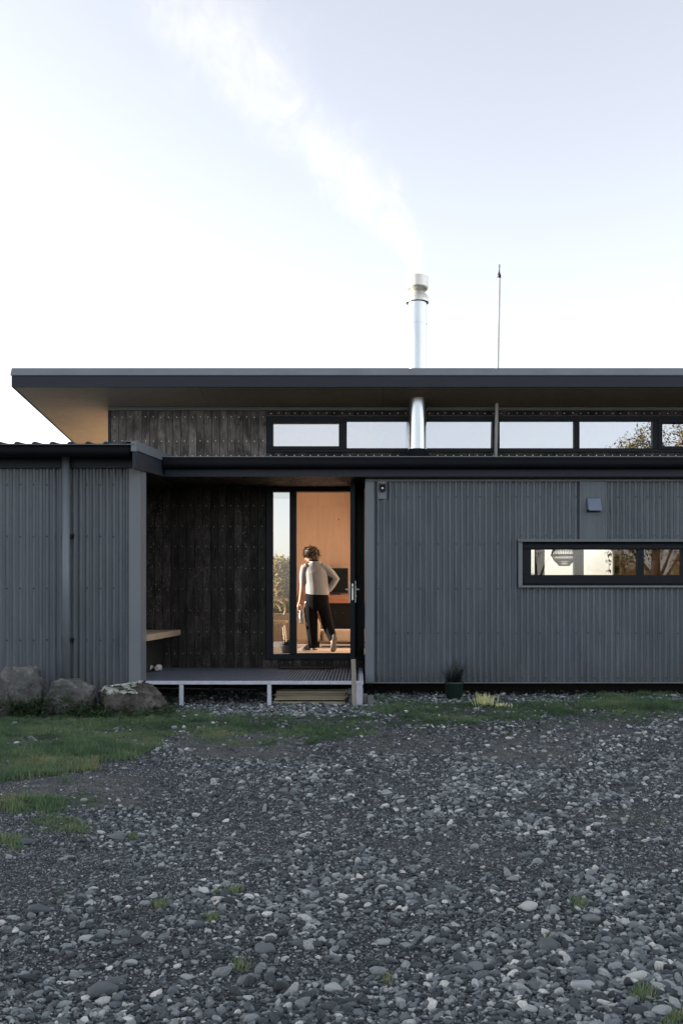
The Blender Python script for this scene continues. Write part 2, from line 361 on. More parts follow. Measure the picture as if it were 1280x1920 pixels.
# ------------------------------------------------------------------ yard layout functions (world positions; photo pixels used as a ruler)
def inpoly(px, py, poly):
    c = False; j = len(poly)-1
    for i in range(len(poly)):
        xi, yi = poly[i]; xj, yj = poly[j]
        if (yi > py) != (yj > py) and px < (xj-xi)*(py-yi)/(yj-yi)+xi: c = not c
        j = i
    return c
LAWN = [(-900,1296),(335,1318),(372,1340),(320,1372),(290,1405),(215,1425),(105,1452),(-40,1478),(-900,1500)]
BAND = [(240,1335),(420,1352),(560,1340),(700,1330),(705,1314),(1000,1311),(1280,1300),(2200,1300),(2200,1330),(1480,1334),(1200,1336),(1010,1352),(820,1360),(690,1372),(520,1388),(390,1392),(300,1380)]
STRIP = [(1080,1308),(1262,1301),(1256,1330),(1090,1334)]
TUFTS = [(60,1508,80,17,1),(130,1552,46,13,1),(170,1500,30,12,.8),(105,1538,50,10,.9),(22,1578,26,9,.9),(298,1705,26,10,.6),(432,1685,24,9,.6),(396,1729,22,8,.5),
         (1086,1696,17,9,.7),(1208,1866,28,16,.8),(1262,1912,25,14,.7),(250,1562,12,6,.4),(455,1812,24,14,.35),(725,1838,20,10,.3),(1030,1755,20,8,.3),(540,1602,10,5,.5),(1190,1540,60,14,.35),(640,1372,70,10,.5),(1180,1345,60,8,.3),(110,1682,20,8,.35)]
DIRTS = [(450,1392,130,26,1),(1010,1412,110,34,1),(760,1395,120,24,.6),(150,1478,160,30,.9),(1120,1372,110,20,.7),(620,1358,120,12,.6),(1000,1530,240,40,.3),(840,1600,140,40,.35)]
def to_px(x, y): return 672+x*F/y, 1130+CZ*F/y
def ell(px, py, L):
    r = 0
    for cx, cy_, rx, ry, d in L:
        q = ((px-cx)/rx)**2+((py-cy_)/ry)**2
        if q < 2.2: r = max(r, d*min(1, max(0, (1.5-q)/1.0)))
    return r
def nz(x, y, s, o=0): return mnoise.fractal(Vector((x*s+o, y*s+o*1.7, o)), 1.0, 2.0, 4)
def grass_at(x, y):
    if y < .4: return 0
    px, py = to_px(x, y); jx = nz(x, y, 2.3, 3)*46+nz(x, y, 9, 4)*34+nz(x, y, 24, 5)*24; jy = nz(x, y, 2.3, 9)*17+nz(x, y, 9, 14)*12+nz(x, y, 24, 15)*8
    d = 0
    if inpoly(px+jx, py+jy, LAWN): d = .95
    elif inpoly(px+jx, py+jy, BAND): d = .78
    if inpoly(px+jx*.4, py+jy*.4, STRIP): d = 1
    d *= max(0, min(1, (1.05 if d > .9 else .72)+nz(x, y, 1.7, 21)*1.4+nz(x, y, 6, 23)*1.1))
    return max(d, ell(px+jx*.4, py+jy*.4, TUFTS))
def dirt_at(x, y):
    px, py = to_px(x, max(y,.3)); return ell(px+nz(x,y,2,5)*40, py+nz(x,y,2,8)*10, DIRTS)
def gz(x, y):
    f = max(0, 1-max(abs(x)/14, abs(y-6)/12))
    return f*(nz(x, y, .5, 2)*.035+nz(x, y, 2.2, 4)*.010) if y < 11.4 else f*nz(x, y, .5, 2)*.012*max(0, 1-(y-11.4)/.6)

# ------------------------------------------------------------------ ground sheet
def axis(lo, hi, step, far):
    a = list(np.arange(lo, hi+step/2, step)); s = step; p = a[-1]; q = a[0]; up = []; dn = []
    while p < far: s *= 1.45; p += s; up.append(p)
    s = step
    while q > -far: s *= 1.45; q -= s; dn.append(q)
    return dn[::-1]+a+up
ax = axis(-7, 7, .09, 6000); ay = axis(1.2, 12.6, .09, 6000)
vv = []; gr = []; di = []; fi = []
for y in ay:
    for x in ax:
        near = -9 < x < 9 and .8 < y < 13
        vv.append((x, y, gz(x, y) if near else 0)); gr.append(grass_at(x, y) if near else 0); di.append(dirt_at(x, y) if near else 0)
        fi.append(max(0., min(1., (max(abs(x)-11, y-13.0, -9-y))/3)))
nx = len(ax); ff = [(j*nx+i, j*nx+i+1, (j+1)*nx+i+1, (j+1)*nx+i) for j in range(len(ay)-1) for i in range(nx-1)]
gm = bpy.data.meshes.new('ground'); gm.from_pydata(vv, [], ff); gm.polygons.foreach_set('use_smooth', [True]*len(ff))
for nm, arr in (('grass', gr), ('dirt', di), ('field', fi)):
    a = gm.attributes.new(nm, 'FLOAT', 'POINT'); a.data.foreach_set('value', arr)
gm.materials.append(M['ground']); ground = link('ground', gm, kind='structure')

# distant hills seen through the long window, haze put into their colour
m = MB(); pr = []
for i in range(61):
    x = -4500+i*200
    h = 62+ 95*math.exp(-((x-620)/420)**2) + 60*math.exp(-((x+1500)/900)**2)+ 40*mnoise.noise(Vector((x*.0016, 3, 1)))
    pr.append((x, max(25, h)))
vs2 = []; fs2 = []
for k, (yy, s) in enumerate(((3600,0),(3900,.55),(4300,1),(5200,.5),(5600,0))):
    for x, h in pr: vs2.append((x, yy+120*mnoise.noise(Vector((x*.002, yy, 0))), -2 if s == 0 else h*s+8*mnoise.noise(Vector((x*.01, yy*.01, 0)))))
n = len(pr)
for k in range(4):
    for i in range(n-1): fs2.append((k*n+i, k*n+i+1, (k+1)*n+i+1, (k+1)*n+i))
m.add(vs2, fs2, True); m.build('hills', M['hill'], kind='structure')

# added unseen grassy bank off to the left that keeps the low sun off the yard and the front of the house
m = MB(); bx_ = [-75,-60,-50,-44,-41,-39,-37.5,-36,-34.5,-33]; bz_ = [8.6,8.6,8.7,8.6,8.2,7.4,5.8,3.6,1.4,-.3]; by_ = [-22,-20,-18,-16,-12,-8,-4,0,4,8,11,13,15,16.3,17.0,17.6,18.2]; bk_ = [0,.35,.75,1,1,1,1,1,1,1,1,1,1,1,.98,.6,0]
m.add([(x_, y_, z_*k_-.02+.12*mnoise.noise(Vector((x_*.3, y_*.3, 1)))) for y_, k_ in zip(by_, bk_) for x_, z_ in zip(bx_, bz_)], [(j*10+i, j*10+i+1, (j+1)*10+i+1, (j+1)*10+i) for j in range(len(by_)-1) for i in range(9)], True)
M['bank'] = mat_noise('shade bank grass', (.06,.075,.03), (.12,.13,.06), (1,1,1), 2, .95, 0, .5, .1); m.build('added_shade_bank', M['bank'], kind='structure')

# ================================================================== THE HOUSE
YL, YR, YD = 10.8, 12.0, 13.1        # front planes: left wing, right wing, porch/upper wall
WT = 2.75                            # top of the corrugated walls
house = tag(empty('house', (0, YD, 0)), 'long low house of dark grey corrugated steel and charred timber with overhanging roof', 'house')
PITCH = .076
def corrugated(x0, x1, z0, z1, y, parent, mat=None):
    n = max(2, int(round((x1-x0)/PITCH*12))); v = []; f = []
    for i in range(n+1):
        x = x0+(x1-x0)*i/n; s_ = math.sin(2*PI*x/PITCH); yy = y-.0135*math.copysign(abs(s_)**.7, s_)
        v += [(x, yy, z0), (x, yy, z1)]
    for i in range(n): f.append((2*i, 2*i+2, 2*i+3, 2*i+1))
    mm = MB(); mm.add(v, f, True); return mm.build('corrugated_sheet', mat or M['corrugate'], parent, recalc=False)
def screws(name, pts, mat, parent, r=.006, d=.006):
    mm = MB()
    for x, y, z in pts:
        k = 6; ring = [(x+r*math.cos(2*PI*i/k), y, z+r*math.sin(2*PI*i/k)) for i in range(k)]; r2 = [(x+.6*r*math.cos(2*PI*i/k), y-d, z+.6*r*math.sin(2*PI*i/k)) for i in range(k)]
        mm.add(ring+r2, [tuple(range(k, 2*k))]+[(i, (i+1)%k, (i+1)%k+k, i+k) for i in range(k)])
    return mm.build(name, mat, parent, kind='stuff')
# --- left wing front wall
XL = X(265, YL)
lw = B('corrugated_wall', (-15, YL+.03, .0), (XL-.002, YL+.18, WT), M['void'], house)
x = XL-.135; edges = [x]
while x > -8: x -= .762; edges.append(x)
for a, b in zip(edges[1:], edges[:-1]): corrugated(a, b-.001, .02, WT-.03, YL, lw)
corrugated(-15, edges[-1], .02, WT-.03, YL, lw)
mm = MB(); mm.box((XL-.137, YL-.026, .02), (XL, YL-.016, WT-.036)); mm.box((XL-.008, YL-.0125, .02), (XL+.004, YL+.24, WT-.036)); mm.build('corner_flashing', M['flashing'], lw, .002)
mm = MB(); mm.box((-15, YL-.026, WT-.034), (XL+.006, YL+.02, WT)); mm.build('top_flashing', M['flashing'], lw, .002)
pts = []
for z in (Z(909,YL), Z(1006,YL), Z(1103,YL), Z(1200,YL)):
    for px in list(range(-55, 110, 25))+[158, 186, 212]: 
        xx = round(X(px, YL)/PITCH-.25)*PITCH+.25*PITCH
        pts.append((xx, YL-.0145, z+R.uniform(-.004,.004)))
screws('screw_heads', pts, M['gutter'], lw, .009, .009)
# --- left wing roof
sl = .075
yg = 10.42
lr = MB(); zr = Z(833, yg)
lr.prism([(yg-.04, zr-.012), (yg-.04, zr), (14.2, zr+sl*3.82), (14.2, zr+sl*3.82-.012)], -15, XL+.02); lroof = lr.build('wing_roof', M['corrugate'], house)
rib0 = None
for k in range(14):
    xr = X(35, yg)-.195*(k-6)*1.0
    if xr > XL: continue
    if rib0 is None:
        mm = MB(); n = 8; prof = [(-.034,0),(-.024,.016),(-.010,.024),(.010,.024),(.024,.016),(.034,0)]
        a0 = [(px_, yg-.045, zr-.002+pz) for px_, pz in prof]; a1 = [(px_, 14.2, zr+sl*3.82-.002+pz) for px_, pz in prof]
        q = len(prof); mm.add(a0+a1, [tuple(range(q))[::-1], tuple(range(q, 2*q))]+[(i, i+1, i+1+q, i+q) for i in range(q-1)], False)
        rib0 = mm.build('rib', M['fascia'], lroof); rib0.location.x += xr
    else:
        c = rib0.copy(); C.objects.link(c); c.location.x = xr
def gutter(name, x0, x1, yf, zt, zb, mat, parent):   # quad gutter with rounded belly
    w = .13; pr = [(yf+w, zt), (yf+w, zb)]
    for k in range(6):
        a = PI/2*k/5; pr.append((yf+.06-.06*math.sin(a), zb+.06-.06*math.cos(a)))
    pr += [(yf, zt-.012), (yf-.006, zt-.012), (yf-.006, zt)]
    mm = MB(); mm.prism(pr, x0, x1); return mm.build(name, mat, parent)
gutter('gutter', -15, XL-.04, yg, Z(834.5,yg)-.0, Z(853.5,yg), M['gutter'], lroof)
B('fascia', (-15, YL-.055, Z(877,YL-.05)), (XL-.03, YL-.035, Z(842,YL-.05)), M['fascia'], lroof)
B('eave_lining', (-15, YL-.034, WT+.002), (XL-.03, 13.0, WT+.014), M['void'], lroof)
# barge board up the right edge of the wing roof
mm = MB(); xb0, xb1 = XL-.005, XL+.035
yb1 = 11.86
def slope_box(mm, x0, x1, ya, yb, zat, zab, zbt, zbb):
    mm.add([(x0,ya,zab),(x1,ya,zab),(x1,yb,zbb),(x0,yb,zbb),(x0,ya,zat),(x1,ya,zat),(x1,yb,zbt),(x0,yb,zbt)],
           [(3,2,1,0),(4,5,6,7),(0,1,5,4),(1,2,6,5),(2,3,7,6),(3,0,4,7)])
slope_box(mm, xb0, xb1, yg-.02, 13.05, Z(846,yg), Z(879,yg), Z(846,yg)+.19, Z(879,yg)+.19)
bb = mm.build('barge_board', M['fascia'], lroof, .002)
mm = MB(); slope_box(mm, xb0-.10, xb1+.012, yg-.03, 13.05, Z(827.5,yg), Z(829,yg), Z(827.5,yg)+.19, Z(829,yg)+.19); slope_box(mm, xb1+.001, xb1+.012, yg-.03, 13.05, Z(829.2,yg), Z(845.5,yg), Z(829.2,yg)+.19, Z(845.5,yg)+.19)
slope_box(mm, xb0-.012, xb1+.012, yg-.034, yg-.022, Z(827.5,yg), Z(847,yg), Z(827.5,yg), Z(847,yg))
mm.build('barge_capping', M['flashing'], lroof)
# downpipe
mm = MB(); xd = X(124.5, YL-.1); 
mm.tube([(xd, YL-.108, .03), (xd, YL-.108, Z(864,YL-.1))], .044, 20); mm.tube([(xd, YL-.108, Z(864,YL-.1)-.001), (xd, YL-.115, Z(856,YL-.1)), (xd, YL-.19, Z(846,YL-.1))], .0435, 20)
dp = mm.build('downpipe', M['flashing'], house)
mm = MB(); mm.box((xd-.05, YL-.100, Z(1005,YL)-.02), (xd+.068, YL-.012, Z(1005,YL)+.02)); cl0 = mm.build('pipe_clip', M['frame'], dp, .004)
c = cl0.copy(); C.objects.link(c); c.location.z -= (1197-1003)/164

# --- right wing front wall, with long window opening
XR0 = X(685, YR); XW0, XW1 = X(970, YR), 4.42; ZW0, ZW1 = Z(1100, YR), Z(1014, YR); XV0, XV1 = X(1085, YR), X(1133, YR)
ZB = Z(1279, YR)
rw = MB()
rw.box((XR0, YR+.03, ZB+.01), (XW0+.04, YR+.18, WT)); rw.box((XW1-.04, YR+.03, ZB+.01), (7.5, YR+.18, WT)); rw.box((XW0+.041, YR+.03, ZB+.01), (XW1-.041, YR+.18, ZW0+.04)); rw.box((XW0+.041, YR+.03, ZW1-.04), (XW1-.041, YR+.18, WT))
rw = rw.build('corrugated_wall', M['void'], house)
xs = [X(700,YR)+.762*k for k in range(9)]
def cols(a, b):
    e = [a]+[q for q in xs if a+.03 < q < b-.03]+[b]; return list(zip(e[:-1], e[1:]))
for a, b in cols(xs[0], XW0): corrugated(a, b-.001, ZB, WT-.03, YR, rw)
for a, b in cols(XW0, XW1): corrugated(a, b-.001, ZB, ZW0-.012, YR, rw)
for a, b in cols(XW0, XV0)+cols(XV1, XW1): corrugated(a, b-.001, ZW1+.012, WT-.03, YR, rw)
for a, b in cols(XW1, 7.5): corrugated(a, b-.001, ZB, WT-.03, YR, rw)
mm = MB(); mm.box((XR0, YR-.026, ZB), (X(700,YR)+.006, YR-.016, WT-.036)); mm.box((XR0-.006, YR-.0215, ZB), (XR0+.006, YR+.2, WT-.036)); mm.build('corner_flashing', M['flashing'], rw, .002)
B('top_flashing', (XR0-.004, YR-.026, WT-.034), (7.5, YR+.02, WT), M['flashing'], rw, .002)
B('bottom_flashing', (XR0-.004, YR-.020, ZB-.014), (7.5, YR+.03, ZB-.002), M['flashing'], rw, .002)
B('blank_panel', (XV0, YR-.024, ZW1+.012), (XV1, YR+.01, WT-.036), M['corrugate'], rw, .002)
pts = []
for ip, z in enumerate((Z(932,YR), Z(1020,YR), Z(1104,YR), Z(1187,YR))):
    x_ = .27; k = 0
    while x_ < 7.3:
        xx = (round(x_/PITCH-.25)+.25)*PITCH; x_ += (.2286, .1524, .1524, .2286)[k%4]; k += 1
        if XW0-.03 < xx < XW1+.03 and (ip in (2,) or ip == 1): continue
        if XV0-.02 < xx < XV1+.02 and ip == 0: continue
        pts.append((xx, YR-.0145, z+R.uniform(-.003,.003)))
    
x_ = XW0+.05
while x_ < XW1:
    xx = (round(x_/PITCH-.25)+.25)*PITCH; x_ += .1524
    if not XV0-.02 < xx < XV1+.02: pts.append((xx, YR-.0145, ZW1+.06))
x_ = .25
while x_ < 7.3: pts.append(((round(x_/PITCH-.25)+.25)*PITCH, YR-.0145, ZB+.05)); x_ += .1524
screws('screw_heads', pts, M['gutter'], rw, .0085, .009)
# long window
lwin = MB()
fy0, fy1 = YR-.005, YR+.10
a0, a1 = X(978,YR), XW1-.03; zf0, zf1 = Z(1096.5,YR), Z(1020,YR)
p0, p1 = Z(1078,YR), Z(1030,YR)
lwin.box((a0, fy0, zf0), (a1, fy1, p0)); lwin.box((a0, fy0, p1), (a1, fy1, zf1)); lwin.box((a0, fy0, p0+.0005), (X(995,YR), fy1, p1-.0005)); lwin.box((X(1195,YR), fy0, p0+.0005), (X(1206,YR), fy1, p1-.0005)); lwin.box((X(1277,YR), fy0, p0+.0005), (X(1290,YR), fy1, p1-.0005)); lwin.box((a1-.05, fy0, p0+.0005), (a1, fy1, p1-.0005))
lwin = lwin.build('long_window', M['frame'], house, .003)
mm = MB(); mm.box((a0+.02, fy0-.012, Z(1028.5,YR)), (a1-.02, fy0-.002, Z(1022,YR))); mm.box((a0+.02, fy0-.014, Z(1094,YR)), (a1-.02, fy0-.002, Z(1083,YR))); mm.build('frame_bead', M['frame'], lwin, .003)
for q0, q1 in ((995,1195),(1206,1277),(1290,1316)): B('pane', (X(q0,YR)-.004, YR+.04, p0-.004), (X(q1,YR)+.004, YR+.048, p1+.004), M['glass'], lwin)
mm = MB(); mm.box((XW0-.006, YR-.075, ZW1), (XW1, YR-.01, ZW1+.014)); mm.box((XW0-.006, YR-.076, ZW1-.016), (XW1, YR-.068, ZW1-.001)); mm.build('head_flashing', M['flashing'], lwin, .002)
mm = MB(); mm.box((XW0, YR-.045, ZW0+.016), (a0-.002, YR-.01, ZW1-.018)); mm.build('jamb_flashing', M['flashing'], lwin, .002)
mm = MB(); mm.box((XW0, YR-.055, ZW0-.012), (XW1, YR-.008, ZW0+.014)); mm.build('sill_flashing', M['flashing'], lwin, .002)

# --- lower roof over porch and right wing
yf = 11.74
lo = MB(); zlo = Z(856.5, yf); lo.prism([(yf, zlo-.012), (yf, zlo), (YD+.02, Z(857,YD)-.02), (YD+.02, Z(857,YD)-.034)], XL+.04, 8); lo = lo.build('lower_roof', M['gutter'], house)
gutter('gutter', XL+.05, 8, yf, zlo-.002, Z(877,yf), M['gutter'], lo)
B('fascia', (XL+.05, yf+.125, Z(893.5,yf+.125)), (8, yf+.15, Z(876.5,yf+.125)), M['fascia'], lo)
B('roof_edge_trim', (XL+.05, yf-.012, zlo-.004), (8, yf-.007, zlo+.006), M['flashing'], lo)
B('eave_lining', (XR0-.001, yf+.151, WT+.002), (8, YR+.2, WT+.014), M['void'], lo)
B('porch_ceiling', (-3.3, yf+.151, WT+.035), (XR0-.002, YD-.002, WT+.05), M['burnt'], lo)
# --- porch: niche side wall, right side wall
B('niche_wall', (-3.30, YL+.19, .0), (-3.26, YD, WT), M['burnt'], house)
B('porch_side_wall', (XR0-.001, YR+.2, .2), (XR0+.09, YD+.162, WT+.3), M['void'], house)

# --- door wall and upper wall (charred boards)
ZS = 2.79; BW = .11
XU = X(204, YD)
upw = MB(); wx0, wx1 = X(500,YD), 7.6; wz0, wz1 = Z(848,YD), Z(781,YD)
upw.box((XU, YD+.021, Z(870,YD)), (wx0, YD+.16, 3.86)); upw.box((wx0+.001, YD+.021, wz1), (8, YD+.16, 3.86)); upw.box((wx0+.001, YD+.021, Z(870,YD)), (8, YD+.16, wz0)); upw.box((wx1, YD+.021, wz0+.001), (8, YD+.16, wz1-.001))
upw = upw.build('upper_wall', M['void'], house)
def board_mesh(h, w=BW):
    mm = MB(); mm.box((.0015, 0, 0), (w-.0035, .02, h)); m_ = mm.mesh('board'); return m_
def boards(x0, x1, z0, z1, y, parent, mat, lean=True):
    msh = board_mesh(z1-z0); msh.materials.append(mat); n = int(round((x1-x0)/BW)); w = (x1-x0)/n
    for i in range(n):
        o = link('board', msh, parent); o.parent = parent
        o.matrix_parent_inverse = world_inv(parent); o.location = (x0+i*w, y+R.uniform(-.003,.002), z0); o.scale.x = w/BW
zt = Z(770.5, YD)
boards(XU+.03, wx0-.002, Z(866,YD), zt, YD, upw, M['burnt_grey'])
boards(wx0, 6.8, wz1+.005, zt, YD, upw, M['burnt'])
boards(wx0, 6.8, Z(866,YD), wz0-.006, YD, upw, M['burnt'])
B('top_trim', (XU, YD-.024, zt+.003), (8, YD+.02, Z(764,YD)), M['flashing'], upw, .002)
B('corner_trim', (XU-.006, YD-.018, Z(866,YD)), (XU+.026, YD+.16, zt), M['fascia'], upw, .002)
pts = []
n = int(round((wx0-XU-.03)/BW)); w_ = (wx0-XU-.032)/n
for i in range(n):
    for z in (Z(782,YD), Z(827,YD), Z(855,YD)): pts.append((XU+.03+(i+.5)*w_+R.uniform(-.006,.006), YD-.003, z+R.uniform(-.004,.004)))
for i in range(int(round((6.8-wx0)/BW))):
    pts.append((wx0+(i+.5)*BW+R.uniform(-.006,.006), YD-.003, Z(775,YD)+R.uniform(-.004,.004))); pts.append((wx0+(i+.5)*BW, YD-.003, Z(854,YD)))
screws('screw_heads', pts, M['white_metal'], upw, .009, .005)
# clerestory window
cw = MB(); fy0, fy1 = YD-.012, YD+.09
pz0, pz1 = Z(840.5,YD), Z(789.5,YD)
mull = [(500,512),(636,650),(776,790),(922,936),(1075,1085.5),(1222,1240),(1376,1390)]
cw.box((wx0, fy0, wz0), (wx1, fy1, pz0)); cw.box((wx0, fy0, pz1), (wx1, fy1, wz1))
for q0, q1 in mull: cw.box((X(q0,YD), fy0, pz0+.0005), (X(q1,YD), fy1, pz1-.0005))
cw.box((wx1-.06, fy0, pz0+.0005), (wx1, fy1, pz1-.0005))
cw = cw.build('clerestory_window', M['frame'], house, .003)
def sash(q0, q1):
    mm = MB(); zz0, zz1 = Z(843,YD), Z(786,YD); i0, i1 = Z(837,YD), Z(793.5,YD); a, b = X(q0,YD), X(q1,YD); ia, ib = X(q0+8,YD), X(q1-7,YD); y0, y1 = fy0-.012, fy0-.001
    mm.box((a, y0, zz0), (b, y1, i0)); mm.box((a, y0, i1), (b, y1, zz1)); mm.box((a, y0, i0+.0005), (ia, y1, i1-.0005)); mm.box((ib, y0, i0+.0005), (b, y1, i1-.0005)); mm.build('sash', M['frame'], cw, .003)
sash(504, 642); sash(1232, 1384)
for (a, b) in zip(mull[:-1], mull[1:]): B('pane', (X(a[1],YD)-.003, YD+.03, pz0-.003), (X(b[0],YD)+.003, YD+.038, pz1+.003), M['glass_tint'], cw)
B('pane', (X(1390,YD)-.003, YD+.03, pz0-.003), (wx1-.057, YD+.038, pz1+.003), M['glass_tint'], cw)
B('head_flashing', (wx0-.01, YD-.03, wz1+.001), (wx1, YD-.013, wz1+.006), M['flashing'], cw)
# porch back wall
dw0, dw1 = X(499.5,YD), XR0-.003
bw = MB(); bw.box((-3.26, YD+.021, .05), (dw0-.001, YD+.16, ZS+.3)); bw.box((dw0, YD+.021, .05), (dw1, YD+.16, Z(1236,YD))); bw.box((dw0, YD+.021, Z(915,YD)), (dw1, YD+.16, ZS+.3)); bw = bw.build('porch_back_wall', M['void'], house)
boards(-3.26, dw0-.004, .27, ZS, YD, bw, M['burnt'])
boards(dw0-.06, dw1, .27, Z(1236.5,YD), YD-.004, bw, M['burnt'])
boards(dw0, dw1, Z(914,YD), ZS, YD, bw, M['burnt'])
pts = []
nb = int(round((dw0+3.256)/BW)); wb = (dw0+3.256)/nb
for i in range(nb):
    for j, pyy in enumerate((948, 987, 1025, 1065, 1105, 1145, 1185, 1225)):
        pts.append((-3.26+(i+.5)*wb+R.uniform(-.008,.008), YD-.003, Z(pyy,YD)+R.uniform(-.006,.006)))
for i in range(13): pts.append((dw0-.05+i*BW+.05, YD-.007, Z(1242,YD)))
screws('screw_heads', pts, M['white_metal'], bw, .0052, .004)
# door frame with sidelight
df = MB(); y0, y1 = YD-.03, YD+.10
z0, z1 = Z(1236,YD), Z(915,YD); si = Z(1226.5,YD); hd = Z(922,YD)
df.box((dw0, y0, z0), (dw1-.005, y1, si)); df.box((dw0, y0, hd), (dw1-.005, y1, z1))
for q0, q1 in ((499.5,511.5),(543,556),(660,683)): df.box((X(q0,YD), y0, si+.0005), (X(q1,YD), y1, hd-.0005))
dfr = df.build('door_frame', M['frame'], house, .003)
B('sidelight_pane', (X(511.5,YD)-.003, YD+.03, si-.003), (X(543,YD)+.003, YD+.038, hd+.003), M['glass_side'], dfr)
B('threshold', (X(556,YD), YD-.04, si+.0005), (X(660,YD), YD+.11, si+.012), M['frame'], dfr)
# open door leaf, hinged on the right jamb and standing straight out
LX0, LX1 = X(656.3,12.3), X(665.3,12.3); ye = 12.30; yh = YD-.035
lz0, lz1 = Z(1236.5,ye), Z(903,ye)
dl = MB(); st = .11
dl.box((LX0, ye, lz0), (LX1, ye+st, lz1)); dl.box((LX0, yh-st, lz0), (LX1, yh, lz1)); dl.box((LX0, ye+st+.0005, lz0), (LX1, yh-st-.0005, lz0+.14)); dl.box((LX0, ye+st+.0005, lz1-.11), (LX1, yh-st-.0005, lz1))
door = dl.build('door', M['frame'], house, .003)
xm = (LX0+LX1)/2
B('pane', (xm-.006, ye+st-.006, lz0+.135), (xm+.006, yh-st+.006, lz1-.105), M['glass'], door)
for s, px in ((-1, LX0), (1, LX1)):
    B('handle_plate', (px+s*.001, ye+.03, Z(1130,ye)), (px+s*.012, ye+.065, Z(1089,ye)), M['white_metal'], door, .002)
    mm = MB(); zh = Z(1105,ye); mm.tube([(px+s*.012, ye+.05, zh), (px+s*.052, ye+.05, zh), (px+s*.055, ye+.06, zh), (px+s*.055, ye+.17, zh)], .010, 10); mm.tube([(px+s*.012, ye+.048, Z(1118,ye)), (px+s*.022, ye+.048, Z(1118,ye))], .009, 10); mm.build('handle', M['white_metal'], door)
B('lock_plate', (xm-.011, ye-.004, Z(1125,ye)), (xm+.011, ye-.0005, Z(1094.5,ye)), M['white_metal'], door, .001)
B('latch_bolt', (xm-.006, ye-.012, Z(1103,ye)), (xm+.006, ye-.0045, Z(1099,ye)), M['darkplastic'], door, .001)
for zz in (.35, 1.1, 1.9): B('hinge', (LX1+.001, yh-.02, lz0+zz), (LX1+.02, yh+.004, lz0+zz+.1), M['frame'], door)

# --- upper roof
yE = 12.26; XE = X(22, yE); SL = .1075; zE = Z(725, yE); YB = 17.7
def zs(y): return zE-SL*(y-yE)
mm = MB(); xe0 = XE+.028
mm.prism([(yE+.03, zs(yE+.03)+.014), (yE+.03, zs(yE)+.215), (YB, zs(YB)+.215), (YB, zs(YB)+.014)], xe0, 8.5); ur = mm.build('upper_roof', M['gutter'], house)
mm = MB(); mm.box((XE, yE, zE-.004), (8.5, yE+.028, Z(703,yE))); mm.build('fascia', M['fascia'], ur, .002)
mm = MB(); zc0, zc1 = Z(703,yE-.012), Z(690,yE+.05); mm.prism([(yE-.014, zc0-.004), (yE-.014, zc0+.004), (yE+.035, zc1-.006), (yE+.05, zc1), (yE+.2, zc1-.01), (yE+.2, zc1-.03), (yE+.029, zc0+.002), (yE+.029, zc0-.004)], XE-.01, 8.5); mm.build('roof_edge_capping', M['capping'], ur)
mm = MB(); slope_box(mm, XE, XE+.026, yE+.0285, YB, Z(703,yE), zE-.004, Z(703,yE)-SL*(YB-yE), zs(YB)-.004); mm.build('barge_board', M['fascia'], ur)
mm = MB(); slope_box(mm, XE-.01, XE+.05, yE+.205, YB, zc1-.001, zc0, zc1-SL*(YB-yE)+.0, zc0-SL*(YB-yE)); mm.build('barge_capping', M['capping'], ur)
def soffit(xa, xb, ya, yb, hole=None):
    mm = MB(); slope_box(mm, xa+.002, xb-.002, ya+.002, yb-.002, zs(ya)+.012, zs(ya), zs(yb)+.012, zs(yb)); return mm.build('soffit_panel', M['soffit'], ur)
yj = YD-.001
q = xe0; n_ = 0
while q < 8.4:
    qq = min(q+2.4, 8.5); soffit(q, qq, yE+.03, yj+.0); q = qq
ya = yj
while ya < YB-.1:                    # side overhang beyond the end wall, then the ceiling inside
    yb = min(ya+2.4, YB); soffit(xe0, XU+.01, ya, yb); ya = yb
mm = MB(); slope_box(mm, XU+.012, 8.5, YD+.17, YB-.6, zs(YD+.17)+.010, zs(YD+.17)-.002, zs(YB-.6)+.010, zs(YB-.6)-.002); mm.build('ceiling_lining', M['ply'], ur)
# --- flue through the eave
fx, fyy = X(782, 12.80), 12.80
fl = MB(); fr = .127; zf = zs(fyy)
fl.lathe([(fr, Z(846,fyy-.1)), (fr, Z(609,fyy)), (fr+.004, Z(609,fyy)), (fr+.004, Z(606,fyy)), (fr-.001, Z(606,fyy)), (fr-.001, Z(566,fyy))], fx, fyy, 40, True); flue = fl.build('flue', M['stainless'], house)
mm = MB(); top = Z(520,fyy)
cw_ = .150
mm.lathe([(.155, Z(568,fyy)), (.158, Z(563,fyy)), (.150, Z(558,fyy)), (.125, Z(553,fyy)), (.095, Z(549,fyy)), (.112, Z(546,fyy)), (.140, Z(543,fyy)), (cw_, Z(540,fyy)), (cw_, top), (cw_-.006, top), (cw_-.008, Z(538,fyy)), (.06, Z(540,fyy)), (.0, Z(540,fyy))], fx, fyy, 40, True)
mm.lathe([(.155, Z(568,fyy)), (.148, Z(567,fyy)), (.118, Z(560,fyy))], fx, fyy, 40); mm.build('cowl', M['cowl'], flue)
mm = MB(); zb_ = 3.06; mm.lathe([(.19, zb_), (.17, Z(852,fyy)), (.135, Z(849,fyy)), (fr+.006, Z(844,fyy)), (fr+.001, Z(843,fyy))], fx, fyy, 32); mm.build('boot_flashing', M['gutter'], flue)
